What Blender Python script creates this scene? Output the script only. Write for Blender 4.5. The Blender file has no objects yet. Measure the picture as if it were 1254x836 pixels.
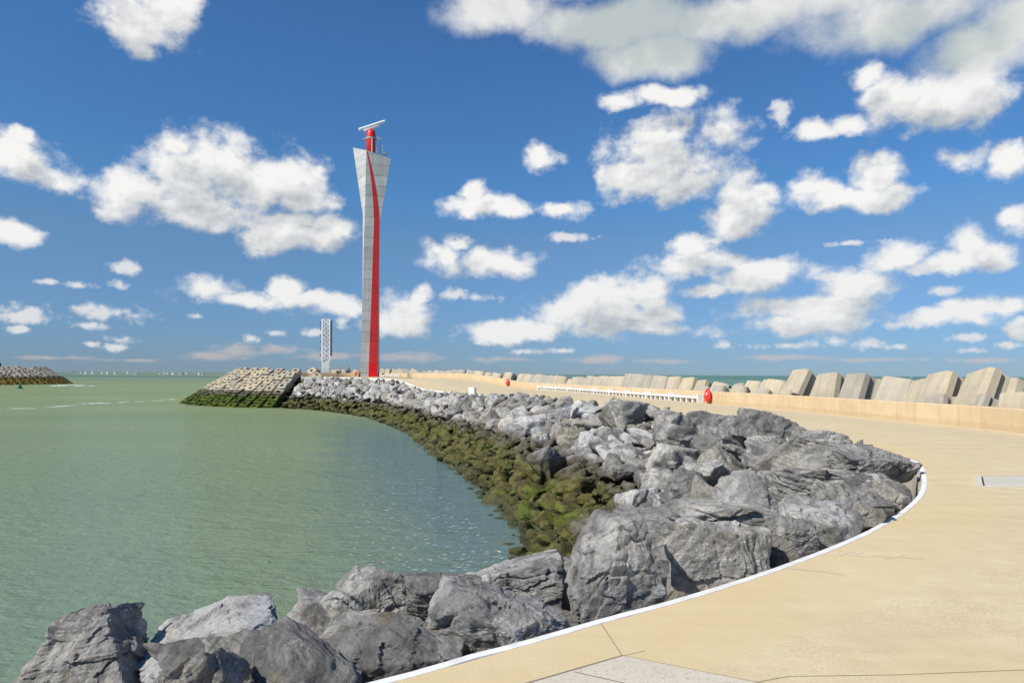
import bpy, bmesh, math, random
import numpy as np
from mathutils import Vector, Matrix, Euler, Quaternion
R = math.radians
rnd = random.Random(11)
scene = bpy.context.scene
COL = scene.collection

# ------------------------------------------------------------------ view model
FPX, CXP, HORP, ROLL, CAMZ = 836.0, 627.0, 457.9, 0.0056, 2.0
def ray(px, py):
    dx = px - CXP
    off = py - HORP - ROLL * dx
    return (dx + ROLL * (py - HORP)) / FPX, off / FPX
def U(px, py, z=0.0):                       # where a sight line meets the height z
    a, b = ray(px, py)
    D = (CAMZ - z) / b
    return Vector((a * D, D, z))
def P(px, py, D):                           # where a sight line is D metres ahead
    a, b = ray(px, py)
    return Vector((a * D, D, CAMZ - b * D))
def to_px(v):
    return CXP + v.x / v.y * FPX, HORP + (CAMZ - v.z) / v.y * FPX + ROLL * (v.x / v.y * FPX)

WATER = -4.0
def sstep(a, b, x):
    t = min(1, max(0, (x - a) / (b - a)))
    return t * t * (3 - 2 * t)
def ground_z(x, y):                         # the promenade climbs towards the pier head
    return 1.2 * sstep(88, 110, y - 0.5 * x)

# ------------------------------------------------------------------ object helpers
def tag(o, label=None, cat=None, group=None, kind=None):
    if label: o['label'] = label
    if cat: o['category'] = cat
    if group: o['group'] = group
    if kind: o['kind'] = kind
    return o
def link(name, me, mat=None, parent=None):
    o = bpy.data.objects.new(name, me)
    COL.objects.link(o)
    if mat is not None and me is not None and len(me.materials) == 0: me.materials.append(mat)
    if parent is not None: o.parent = parent
    return o
def empty(name, loc=(0, 0, 0), rz=0.0):
    o = bpy.data.objects.new(name, None)
    COL.objects.link(o); o.location = loc; o.rotation_euler = (0, 0, rz)
    o.empty_display_size = 0.2
    return o
def copy_tree(o, parent=None):
    c = o.copy(); COL.objects.link(c)
    if parent is not None: c.parent = parent
    for ch in list(o.children): copy_tree(ch, c)
    return c
def np_mesh(name, verts, faces, smooth=True):
    """faces: int array n x 3 or n x 4"""
    me = bpy.data.meshes.new(name)
    verts = np.asarray(verts, dtype=np.float32); faces = np.asarray(faces, dtype=np.int32)
    k = faces.shape[1]
    me.vertices.add(len(verts)); me.vertices.foreach_set('co', verts.ravel())
    me.loops.add(faces.size); me.loops.foreach_set('vertex_index', faces.ravel())
    me.polygons.add(len(faces))
    me.polygons.foreach_set('loop_start', np.arange(0, faces.size, k, dtype=np.int32))
    me.polygons.foreach_set('use_smooth', np.full(len(faces), smooth, dtype=bool))
    me.update(calc_edges=True); me.validate()
    return me

class MB:
    """collects simple solids in one bmesh"""
    def __init__(s): s.bm = bmesh.new()
    def box(s, c, size, M=None, bev=0.0, taper=1.0):
        x, y, z = size[0] / 2, size[1] / 2, size[2] / 2
        vs = []
        for dz in (-1, 1):
            t = taper if dz > 0 else 1.0
            for dx, dy in ((-1, -1), (1, -1), (1, 1), (-1, 1)):
                v = Vector((dx * x * t, dy * y * t, dz * z))
                v = (M @ v if M else v) + Vector(c)
                vs.append(s.bm.verts.new(v))
        q = [(3, 2, 1, 0), (4, 5, 6, 7), (0, 1, 5, 4), (1, 2, 6, 5), (2, 3, 7, 6), (3, 0, 4, 7)]
        fs = [s.bm.faces.new([vs[i] for i in f]) for f in q]
        if bev:
            es = list({e for f in fs for e in f.edges})
            bmesh.ops.bevel(s.bm, geom=es, offset=bev, segments=2, affect='EDGES', profile=0.6)
        return s
    def bar(s, a, b, w, d=None, up=(0, 0, 1)):
        a, b = Vector(a), Vector(b); d = d or w
        z = (b - a); L = z.length; z.normalize()
        u = Vector(up)
        if abs(z.dot(u)) > 0.95: u = Vector((0, 1, 0))
        x = u.cross(z).normalized(); y = z.cross(x)
        M = Matrix((x, y, z)).transposed()
        return s.box((a + b) / 2, (w, d, L), M)
    def tube(s, pts, rads, n=12, caps=True):
        pts = [Vector(p) for p in pts]
        if not hasattr(rads, '__len__'): rads = [rads] * len(pts)
        rings = []
        for i, p in enumerate(pts):
            d = (pts[min(i + 1, len(pts) - 1)] - pts[max(i - 1, 0)]).normalized()
            u = Vector((0, 0, 1)) if abs(d.z) < 0.9 else Vector((0, 1, 0))
            x = u.cross(d).normalized(); y = d.cross(x)
            rings.append([s.bm.verts.new(p + (x * math.cos(2 * math.pi * k / n) + y * math.sin(2 * math.pi * k / n)) * rads[i]) for k in range(n)])
        for a, b in zip(rings, rings[1:]):
            for k in range(n):
                s.bm.faces.new((a[k], a[(k + 1) % n], b[(k + 1) % n], b[k]))
        if caps:
            s.bm.faces.new(rings[0][::-1]); s.bm.faces.new(rings[-1])
        return s
    def torus(s, c, axis, Rr, r, n=28, m=8):
        axis = Vector(axis).normalized()
        u = Vector((0, 0, 1)) if abs(axis.z) < 0.9 else Vector((0, 1, 0))
        x = u.cross(axis).normalized(); y = axis.cross(x)
        g = []
        for i in range(n):
            a = 2 * math.pi * i / n; d = x * math.cos(a) + y * math.sin(a)
            g.append([s.bm.verts.new(Vector(c) + d * (Rr + r * math.cos(2 * math.pi * j / m)) + axis * r * math.sin(2 * math.pi * j / m)) for j in range(m)])
        for i in range(n):
            for j in range(m):
                s.bm.faces.new((g[i][j], g[(i + 1) % n][j], g[(i + 1) % n][(j + 1) % m], g[i][(j + 1) % m]))
        return s
    def face(s, pts):
        return s.bm.faces.new([s.bm.verts.new(Vector(p)) for p in pts])
    def loft(s, rings, caps=True):
        rr = [[s.bm.verts.new(Vector(p)) for p in r] for r in rings]
        n = len(rr[0])
        for a, b in zip(rr, rr[1:]):
            for k in range(n): s.bm.faces.new((a[k], a[(k + 1) % n], b[(k + 1) % n], b[k]))
        if caps: s.bm.faces.new(rr[0][::-1]); s.bm.faces.new(rr[-1])
        return s
    def mesh(s, name, smooth=False, fix=True):
        if fix: bmesh.ops.recalc_face_normals(s.bm, faces=s.bm.faces)
        me = bpy.data.meshes.new(name); s.bm.to_mesh(me); s.bm.free()
        if smooth:
            me.polygons.foreach_set('use_smooth', np.ones(len(me.polygons), dtype=bool)); me.update()
        return me
    def build(s, name, mat, parent=None, smooth=False, fix=True):
        return link(name, s.mesh(name, smooth, fix), mat, parent)

# ------------------------------------------------------------------ numpy gradient noise
def _h(ix, iy, iz, seed):
    n = (ix.astype(np.uint32) * np.uint32(374761393)) ^ (iy.astype(np.uint32) * np.uint32(668265263)) ^ (iz.astype(np.uint32) * np.uint32(2147483647 - 61)) ^ np.uint32((seed * 2654435761) & 0xffffffff)
    n ^= n >> np.uint32(15); n *= np.uint32(2246822519); n ^= n >> np.uint32(13); n *= np.uint32(3266489917); n ^= n >> np.uint32(16)
    return n
def pnoise(p, seed=0):
    p = np.asarray(p, dtype=np.float64)
    i = np.floor(p).astype(np.int64); f = p - i
    w = f * f * f * (f * (f * 6 - 15) + 10)
    out = 0
    for dx in (0, 1):
        for dy in (0, 1):
            for dz in (0, 1):
                h = _h(i[:, 0] + dx, i[:, 1] + dy, i[:, 2] + dz, seed)
                gx = (h & np.uint32(1023)).astype(np.float64) / 511.5 - 1
                gy = ((h >> np.uint32(10)) & np.uint32(1023)).astype(np.float64) / 511.5 - 1
                gz = ((h >> np.uint32(20)) & np.uint32(1023)).astype(np.float64) / 511.5 - 1
                d = gx * (f[:, 0] - dx) + gy * (f[:, 1] - dy) + gz * (f[:, 2] - dz)
                wt = (w[:, 0] if dx else 1 - w[:, 0]) * (w[:, 1] if dy else 1 - w[:, 1]) * (w[:, 2] if dz else 1 - w[:, 2])
                out = out + d * wt
    return out
def fbm(p, oct=4, gain=0.5, seed=0, ridged=False):
    a, s, t = 1.0, 0.0, 0.0
    p = np.asarray(p, dtype=np.float64)
    for k in range(oct):
        n = pnoise(p, seed + k * 17)
        if ridged: n = 0.5 - 2 * np.abs(n)
        s = s + n * a; t += a; a *= gain; p = p * 2.03 + 11.3
    return s

# ------------------------------------------------------------------ node helper
class NT:
    def __init__(s, name, world=None):
        if world is not None:
            s.nt = world.node_tree
        else:
            s.mat = bpy.data.materials.new(name); s.mat.use_nodes = True; s.nt = s.mat.node_tree
        s.nt.nodes.clear()
    def n(s, t, ins=None, **kw):
        nd = s.nt.nodes.new(t)
        for k, v in kw.items(): setattr(nd, k, v)
        if ins:
            for k, v in ins.items(): s.set(nd, k, v)
        return nd
    def set(s, nd, k, v):
        sock = nd.inputs[k]
        if isinstance(v, bpy.types.NodeSocket): s.nt.links.new(v, sock)
        elif isinstance(v, bpy.types.Node): s.nt.links.new(v.outputs[0], sock)
        else:
            try: sock.default_value = v
            except (TypeError, ValueError):
                sock.default_value = (*v, 1.0) if hasattr(v, '__len__') and len(v) == 3 else (v, v, v)
    def math(s, op, a, b=None, c=None, clamp=False):
        nd = s.nt.nodes.new('ShaderNodeMath'); nd.operation = op; nd.use_clamp = clamp
        for i, v in enumerate((a, b, c)):
            if v is not None: s.set(nd, i, v)
        return nd.outputs[0]
    def vm(s, op, a, b=None, c=None, out=0):
        nd = s.nt.nodes.new('ShaderNodeVectorMath'); nd.operation = op
        for i, v in enumerate((a, b, c)):
            if v is not None: s.set(nd, i, v)
        return nd.outputs['Value'] if op in ('LENGTH', 'DOT_PRODUCT', 'DISTANCE') else nd.outputs[0]
    def noise(s, vec, scale, detail=4, rough=0.55, dist=0.0, out='Fac', lac=2.0):
        nd = s.n('ShaderNodeTexNoise', {'Scale': scale, 'Detail': detail, 'Roughness': rough, 'Distortion': dist, 'Lacunarity': lac})
        if vec is not None: s.set(nd, 'Vector', vec)
        return nd.outputs[out]
    def mr(s, v, a, b, c=0.0, d=1.0, smooth=False):
        nd = s.n('ShaderNodeMapRange', {'Value': v, 'From Min': a, 'From Max': b, 'To Min': c, 'To Max': d})
        if smooth: nd.interpolation_type = 'SMOOTHSTEP'
        return nd.outputs[0]
    def mix(s, f, a, b, mode='MIX'):
        nd = s.nt.nodes.new('ShaderNodeMix'); nd.data_type = 'RGBA'; nd.blend_type = mode
        s.set(nd, 0, f)
        for i, v in ((6, a), (7, b)):
            if isinstance(v, (tuple, list)) and len(v) == 3: v = (*v, 1.0)
            s.set(nd, i, v)
        return nd.outputs[2]
    def ramp(s, f, stops):
        nd = s.nt.nodes.new('ShaderNodeValToRGB'); s.set(nd, 0, f)
        e = nd.color_ramp.elements
        while len(e) < len(stops): e.new(0.5)
        for el, (p, c) in zip(e, stops):
            el.position = p; el.color = (c, c, c, 1) if not hasattr(c, '__len__') else (*c, 1)
        return nd.outputs[0]
    def out_bsdf(s, color, rough=0.8, spec=0.3, bump=None, bump_s=0.5, bump_d=0.02, metal=0.0, normal=None, **kw):
        b = s.n('ShaderNodeBsdfPrincipled')
        if isinstance(color, tuple) and len(color) == 3: color = (*color, 1.0)
        s.set(b, 'Base Color', color); s.set(b, 'Roughness', rough); s.set(b, 'Specular IOR Level', spec); s.set(b, 'Metallic', metal)
        for k, v in kw.items(): s.set(b, k, v)
        if bump is not None:
            bn = s.n('ShaderNodeBump', {'Strength': bump_s, 'Distance': bump_d, 'Height': bump})
            s.set(b, 'Normal', bn.outputs[0])
        o = s.n('ShaderNodeOutputMaterial'); s.nt.links.new(b.outputs[0], o.inputs[0])
        return s.mat
# ------------------------------------------------------------------ materials
def pos_node(t): return t.n('ShaderNodeNewGeometry').outputs['Position']
def zof(t, p): return t.n('ShaderNodeSeparateXYZ', {0: p}).outputs[2]

def mat_plain(name, color, rough=0.6, spec=0.4, var=0.12, scale=4.0, metal=0.0, bump=0.0):
    t = NT(name)
    oc = t.n('ShaderNodeTexCoord').outputs['Object']
    n = t.noise(oc, scale, 6, 0.6)
    f = t.mr(n, 0.3, 0.7, 1 - var, 1 + var)
    c = t.vm('SCALE', t.n('ShaderNodeRGB').outputs[0])
    rgb = t.nt.nodes[-2]
    for nd in t.nt.nodes:
        if nd.type == 'RGB': nd.outputs[0].default_value = (*color, 1)
    sc = [nd for nd in t.nt.nodes if nd.type == 'VECT_MATH'][0]
    t.set(sc, 'Scale', f)
    return t.out_bsdf(c, rough, spec, bump=(n if bump else None), bump_s=bump, metal=metal)

def mat_rock(name, stuff=False):
    t = NT(name)
    tc = t.n('ShaderNodeTexCoord'); oc = tc.outputs['Object']
    pos = pos_node(t)
    if stuff:
        colr = t.n('ShaderNodeAttribute', attribute_name='tone').outputs['Color']
    else:
        colr = t.n('ShaderNodeObjectInfo').outputs['Color']
    sp = t.n('ShaderNodeSeparateColor', {0: colr})
    tone, white, rr = sp.outputs[0], sp.outputs[1], sp.outputs[2]
    offv = t.n('ShaderNodeCombineXYZ', {0: t.math('MULTIPLY', rr, 91.0), 1: t.math('MULTIPLY', rr, 37.0), 2: t.math('MULTIPLY', tone, 53.0)}).outputs[0]
    p = t.vm('ADD', oc, offv)
    pw = t.vm('ADD', pos, offv)
    # bedding: thin bands across the rock, bent by noise, tilted differently on every rock
    rot = t.n('ShaderNodeVectorRotate', {'Vector': p, 'Angle': t.math('MULTIPLY', rr, 9.0), 'Axis': (0.5, 0.7, 0.3)}, rotation_type='AXIS_ANGLE').outputs[0]
    wv = t.n('ShaderNodeTexWave', {'Vector': rot, 'Scale': 2.1, 'Distortion': 14.0, 'Detail': 7.0, 'Detail Scale': 0.9, 'Detail Roughness': 0.72}, wave_type='BANDS', bands_direction='Z').outputs['Fac']
    big = t.noise(pw, 1.1, 3, 0.6)
    n1 = t.noise(pw, 2.6, 9, 0.68, 0.4)
    n2 = t.noise(pw, 17.0, 6, 0.7)
    v = t.math('ADD', t.math('MULTIPLY', n1, 0.55), t.math('ADD', t.math('MULTIPLY', wv, t.mr(big, 0.4, 0.62, 0.02, 0.15)), t.math('ADD', t.math('MULTIPLY', n2, 0.22), t.math('MULTIPLY', big, 0.16))))
    grey = t.ramp(v, [(0.30, (0.048, 0.048, 0.049)), (0.42, (0.158, 0.157, 0.154)), (0.55, (0.315, 0.310, 0.297)), (0.74, (0.49, 0.48, 0.45))])
    tint = t.mix(rr, (0.99, 0.99, 1.00), (1.12, 1.03, 0.87))
    grey = t.mix(1.0, grey, tint, 'MULTIPLY')
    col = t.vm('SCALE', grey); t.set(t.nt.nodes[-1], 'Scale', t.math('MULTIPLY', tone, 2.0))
    # chalky quartz faces, thin veins, droppings
    wm = t.math('ADD', t.noise(p, 1.5, 7, 0.62, 0.5), t.math('MULTIPLY', n2, 0.25))
    wm = t.mr(t.math('ADD', wm, t.math('MULTIPLY', white, 0.40)), 0.955, 0.985)
    wcol = t.mix(n2, (0.28, 0.28, 0.27), (0.60, 0.59, 0.56))
    col = t.mix(wm, col, wcol)
    vn = t.noise(rot, 0.8, 4, 0.55, 0.8)
    vein = t.mr(t.math('ABSOLUTE', t.math('SUBTRACT', vn, 0.46)), 0.0, 0.007, 1.0, 0.0)
    vein = t.math('MULTIPLY', vein, t.mr(t.noise(p, 0.7, 2), 0.5, 0.6))
    col = t.mix(t.math('MULTIPLY', vein, 0.6), col, (0.55, 0.54, 0.51))
    drop = t.mr(t.noise(pw, 31.0, 2, 0.5), 0.735, 0.76)
    drop = t.math('MULTIPLY', drop, t.mr(t.noise(pw, 1.7, 2), 0.5, 0.62))
    col = t.mix(t.math('MULTIPLY', drop, 0.7), col, (0.58, 0.56, 0.50))
    lich = t.mr(t.math('ADD', t.noise(pw, 1.4, 5, 0.7), t.math('MULTIPLY', n2, 0.15)), 0.70, 0.76)
    col = t.mix(t.math('MULTIPLY', lich, 0.5), col, (0.22, 0.16, 0.075))
    # tidal growth: a bare brown line, then olive weed with bright green mats
    z = zof(t, pos)
    zz = t.math('ADD', t.math('ADD', z, 0.22), t.math('MULTIPLY', t.math('SUBTRACT', t.noise(pos, 0.55, 5, 0.6), 0.5), 1.5))
    brown = t.mr(zz, -1.35, -1.85, 0, 1, True)
    bcol = t.mix(n1, (0.050, 0.044, 0.034), (0.15, 0.125, 0.085))
    col = t.mix(t.math('MULTIPLY', brown, 0.85), col, bcol)
    moss = t.mr(t.math('ADD', zz, t.math('MULTIPLY', t.math('SUBTRACT', n1, 0.5), 2.2)), -1.7, -2.5, 0, 1, True)
    mcol = t.ramp(t.math('ADD', t.math('MULTIPLY', n1, 0.6), t.math('MULTIPLY', n2, 0.4)), [(0.34, (0.018, 0.017, 0.010)), (0.47, (0.072, 0.064, 0.021)), (0.57, (0.150, 0.138, 0.036)), (0.72, (0.27, 0.25, 0.09))])
    gm = t.mr(t.math('ADD', t.noise(pos, 0.5, 4, 0.6), t.math('MULTIPLY', n1, 0.22)), 0.685, 0.74)
    mcol = t.mix(t.math('MULTIPLY', gm, 0.55), mcol, t.mix(n2, (0.045, 0.09, 0.004), (0.125, 0.20, 0.012)))
    col = t.mix(t.math('MULTIPLY', moss, 0.95), col, mcol)
    wet = t.mr(z, -3.4, -3.85)
    col = t.mix(t.math('MULTIPLY', wet, 0.6), col, t.mix(n1, (0.012, 0.013, 0.008), (0.05, 0.05, 0.022)))
    rough = t.mr(wet, 0, 1, 0.88, 0.45)
    def facets(vec, sc):
        vo = t.n('ShaderNodeTexVoronoi', {'Vector': vec, 'Scale': sc, 'Randomness': 1.0}, feature='F1')
        dlt = t.vm('SUBTRACT', t.vm('SCALE', vec), vo.outputs['Position'])
        t.set([n for n in t.nt.nodes if n.type == 'VECT_MATH' and n.operation == 'SCALE'][-1], 'Scale', 1.0)
        cr = t.vm('SUBTRACT', vo.outputs['Color'], (0.5, 0.5, 0.5))
        return t.math('MULTIPLY', t.vm('DOT_PRODUCT', dlt, cr), sc)
    wp = t.vm('ADD', t.vm('MULTIPLY', rot, (1.0, 1.0, 3.2)), t.vm('SCALE', t.noise(pw, 3.0, 4, 0.6, out='Color')))
    t.set([n for n in t.nt.nodes if n.type == 'VECT_MATH' and n.operation == 'SCALE'][-1], 'Scale', 0.35)
    fc = t.math('ADD', t.math('MULTIPLY', facets(wp, 2.4), 0.30), t.math('MULTIPLY', facets(wp, 7.0), 0.12))
    hb = t.math('ADD', t.math('ADD', fc, t.math('MULTIPLY', n1, 0.22)), t.math('ADD', t.math('MULTIPLY', wv, t.mr(big, 0.45, 0.65, 0.0, 0.10)), t.math('MULTIPLY', t.noise(pw, 8.0, 10, 0.74), 0.62)))
    return t.out_bsdf(col, rough, 0.22, bump=hb, bump_s=0.9, bump_d=0.10)

def mat_block(name, weed=None, base=(0.47, 0.43, 0.35)):
    """sea-worn concrete; weed: (height it starts, dark, mid, bright)"""
    t = NT(name)
    oc = t.n('ShaderNodeTexCoord').outputs['Object']; pos = pos_node(t)
    rr = t.n('ShaderNodeObjectInfo').outputs['Random']
    n1 = t.noise(pos, 0.9, 7, 0.65); n2 = t.noise(pos, 9.0, 5, 0.7)
    st = t.noise(t.vm('MULTIPLY', oc, (5.0, 5.0, 0.5)), 1.0, 5, 0.6)
    v = t.math('ADD', t.math('MULTIPLY', n1, 0.45), t.math('ADD', t.math('MULTIPLY', n2, 0.25), t.math('MULTIPLY', st, 0.3)))
    k = t.math('MULTIPLY', t.mr(v, 0.3, 0.7, 0.66, 1.22), t.mr(rr, 0, 1, 0.86, 1.10))
    col = t.vm('SCALE', (0, 0, 0)); sc = t.nt.nodes[-1]
    t.set(sc, 0, base); t.set(sc, 'Scale', k)
    warm = t.mix(t.mr(rr, 0.2, 0.9), (1.0, 1.0, 1.0), (1.07, 1.0, 0.86))
    col = t.mix(1.0, col, warm, 'MULTIPLY')
    pit = t.mr(t.noise(oc, 26.0, 2, 0.5), 0.70, 0.74)
    col = t.mix(t.math('MULTIPLY', pit, 0.5), col, (0.16, 0.15, 0.13))
    if weed:
        z0, dk, md, br = weed
        z = t.math('ADD', zof(t, pos), t.math('MULTIPLY', t.math('SUBTRACT', n1, 0.5), 1.6))
        brn = t.mr(z, z0 + 0.7, z0, 0, 1, True)
        col = t.mix(t.math('MULTIPLY', brn, 0.85), col, t.mix(n2, dk, tuple(2.2 * x for x in dk)))
        wd = t.mr(z, z0 - 0.05, z0 - 0.7, 0, 1, True)
        wc = t.ramp(t.math('ADD', t.math('MULTIPLY', n1, 0.55), t.math('MULTIPLY', n2, 0.45)), [(0.36, dk), (0.50, md), (0.66, br)])
        col = t.mix(wd, col, wc)
    return t.out_bsdf(col, 0.9, 0.2, bump=t.math('ADD', n2, t.math('MULTIPLY', n1, 0.6)), bump_s=0.35, bump_d=0.03)

def mat_promenade():
    t = NT('sand_aggregate_concrete')
    pos = pos_node(t)
    uv = t.n('ShaderNodeUVMap', uv_map='along').outputs[0]
    s = t.n('ShaderNodeSeparateXYZ', {0: uv}); u, v = s.outputs[0], s.outputs[1]
    big = t.noise(pos, 0.35, 6, 0.6); mid = t.noise(pos, 2.4, 6, 0.65)
    drag = t.noise(t.vm('MULTIPLY', pos, (0.5, 2.6, 1.0)), 0.8, 5, 0.6)
    base = t.mix(t.mr(big, 0.35, 0.65), (0.65, 0.525, 0.305), (0.69, 0.580, 0.365))
    base = t.mix(t.mr(t.math('ADD', t.math('MULTIPLY', mid, 0.5), t.math('MULTIPLY', drag, 0.5)), 0.35, 0.65, 0, 0.75), base, (0.52, 0.395, 0.225))
    # finer, yellower band along the kerb
    band = t.mr(t.math('ADD', v, t.math('MULTIPLY', t.math('SUBTRACT', mid, 0.5), 0.12)), 0.98, 1.02, 1, 0)
    base = t.mix(t.math('MULTIPLY', band, 0.45), base, (0.64, 0.500, 0.265))
    # worn grey driving strip further out
    strip = t.mr(t.math('ADD', v, t.math('MULTIPLY', t.math('SUBTRACT', big, 0.5), 3.0)), 3.4, 6.0, 0, 1, True)
    base = t.mix(t.math('MULTIPLY', strip, 0.22), base, (0.43, 0.365, 0.27))
    # exposed aggregate
    vo = t.n('ShaderNodeTexVoronoi', {'Vector': pos, 'Scale': 62.0}); vc = t.n('ShaderNodeSeparateColor', {0: vo.outputs['Color']}).outputs[0]
    show = t.mr(t.noise(pos, 0.8, 4, 0.6), 0.38, 0.62, 0.05, 1.0)
    show = t.math('MULTIPLY', show, t.mr(band, 0, 1, 1, 0.30))
    dark = t.math('MULTIPLY', t.mr(vc, 0.80, 0.83), t.math('MULTIPLY', show, t.mr(vo.outputs['Distance'], 0.25, 0.5, 1, 0)))
    lite = t.math('MULTIPLY', t.mr(vc, 0.20, 0.16), t.math('MULTIPLY', show, 0.75))
    base = t.mix(t.math('MULTIPLY', dark, 0.45), base, (0.22, 0.185, 0.14))
    base = t.mix(t.math('MULTIPLY', lite, 0.5), base, (0.70, 0.63, 0.52))
    fine = t.noise(pos, 130.0, 3, 0.7)
    base = t.mix(1.0, base, t.mix(fine, (0.74, 0.74, 0.74), (1.26, 1.26, 1.26)), 'MULTIPLY')
    # tar-brown stains
    stn = t.mr(t.noise(pos, 0.22, 7, 0.7, 0.6), 0.62, 0.70)
    base = t.mix(t.math('MULTIPLY', stn, 0.25), base, (0.36, 0.27, 0.15))
    # hair cracks
    cr = t.n('ShaderNodeTexVoronoi', {'Vector': t.vm('ADD', pos, t.vm('SCALE', t.noise(pos, 1.6, 5, 0.7, out='Color'))), 'Scale': 0.26}, feature='DISTANCE_TO_EDGE').outputs['Distance']
    crm = t.math('MULTIPLY', t.mr(cr, 0.0, 0.0016, 1, 0), t.mr(t.noise(pos, 0.5, 3), 0.60, 0.66))
    base = t.mix(t.math('MULTIPLY', crm, 0.45), base, (0.17, 0.13, 0.08))
    hb = t.math('ADD', t.math('MULTIPLY', fine, 0.5), t.math('MULTIPLY', vo.outputs['Distance'], -0.8))
    return t.out_bsdf(base, 0.88, 0.22, bump=hb, bump_s=0.22, bump_d=0.008)

def mat_sand(name, base, speck=0.5):
    t = NT(name)
    pos = pos_node(t)
    big = t.noise(pos, 0.5, 6, 0.6); fine = t.noise(pos, 90.0, 3, 0.7)
    b = t.mix(t.mr(big, 0.35, 0.65), tuple(0.90 * x for x in base), tuple(1.08 * x for x in base))
    vo = t.n('ShaderNodeTexVoronoi', {'Vector': pos, 'Scale': 60.0}); vc = t.n('ShaderNodeSeparateColor', {0: vo.outputs['Color']}).outputs[0]
    b = t.mix(t.math('MULTIPLY', t.mr(vc, 0.82, 0.85), speck), b, tuple(0.42 * x for x in base))
    b = t.mix(1.0, b, t.mix(fine, (0.85, 0.85, 0.85), (1.15, 1.15, 1.15)), 'MULTIPLY')
    return t.out_bsdf(b, 0.88, 0.25, bump=fine, bump_s=0.2, bump_d=0.005)

def mat_wall():
    t = NT('sand_concrete_panels')
    pos = pos_node(t)
    uv = t.n('ShaderNodeUVMap', uv_map='along').outputs[0]
    s = t.n('ShaderNodeSeparateXYZ', {0: uv}); h, pid = s.outputs[1], s.outputs[0]
    wn = t.n('ShaderNodeTexWhiteNoise', {'W': pid}, noise_dimensions='1D').outputs['Value']
    n = t.noise(pos, 1.6, 7, 0.65); st = t.noise(t.vm('MULTIPLY', pos, (3.0, 3.0, 0.35)), 1.0, 5)
    b = t.mix(t.mr(n, 0.3, 0.7), (0.57, 0.425, 0.245), (0.64, 0.50, 0.315))
    k = t.math('MULTIPLY', t.mr(wn, 0, 1, 0.93, 1.05), t.mr(st, 0.3, 0.7, 0.94, 1.05))
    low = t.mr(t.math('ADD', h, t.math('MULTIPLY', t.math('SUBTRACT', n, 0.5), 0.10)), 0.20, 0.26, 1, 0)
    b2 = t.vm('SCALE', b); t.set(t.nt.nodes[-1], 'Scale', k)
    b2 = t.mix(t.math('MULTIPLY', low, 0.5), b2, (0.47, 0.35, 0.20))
    return t.out_bsdf(b2, 0.85, 0.25, bump=t.noise(pos, 25.0, 4), bump_s=0.15, bump_d=0.01)

def mat_tower(name, color, color2=None, zj=2.4):
    t = NT(name)
    pos = pos_node(t)
    z = t.math('DIVIDE', t.math('ADD', zof(t, pos), 0.35), zj)
    fr = t.math('FRACT', z); pid = t.math('FLOOR', z)
    wn = t.n('ShaderNodeTexWhiteNoise', {'W': pid}, noise_dimensions='1D').outputs['Value']
    n = t.noise(pos, 0.5, 6, 0.6); st = t.noise(t.vm('MULTIPLY', pos, (2.5, 2.5, 0.12)), 1.0, 5)
    k = t.math('MULTIPLY', t.mr(wn, 0, 1, 0.90, 1.07), t.math('MULTIPLY', t.mr(n, 0.3, 0.7, 0.92, 1.06), t.mr(st, 0.3, 0.7, 0.86, 1.06)))
    j = t.math('MAXIMUM', t.math('GREATER_THAN', fr, 0.974), t.math('LESS_THAN', fr, 0.014))
    c = t.vm('SCALE', (0, 0, 0)); sc = t.nt.nodes[-1]; t.set(sc, 0, color); t.set(sc, 'Scale', k)
    if color2:
        f0 = t.math('LESS_THAN', zof(t, pos), 4.5)
        c = t.mix(f0, c, color2)
    c = t.mix(t.math('MULTIPLY', j, 0.62), c, (0.10, 0.095, 0.09))
    return t.out_bsdf(c, 0.75, 0.3, bump=t.math('MULTIPLY', j, -1.0), bump_s=0.6, bump_d=0.03)

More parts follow.
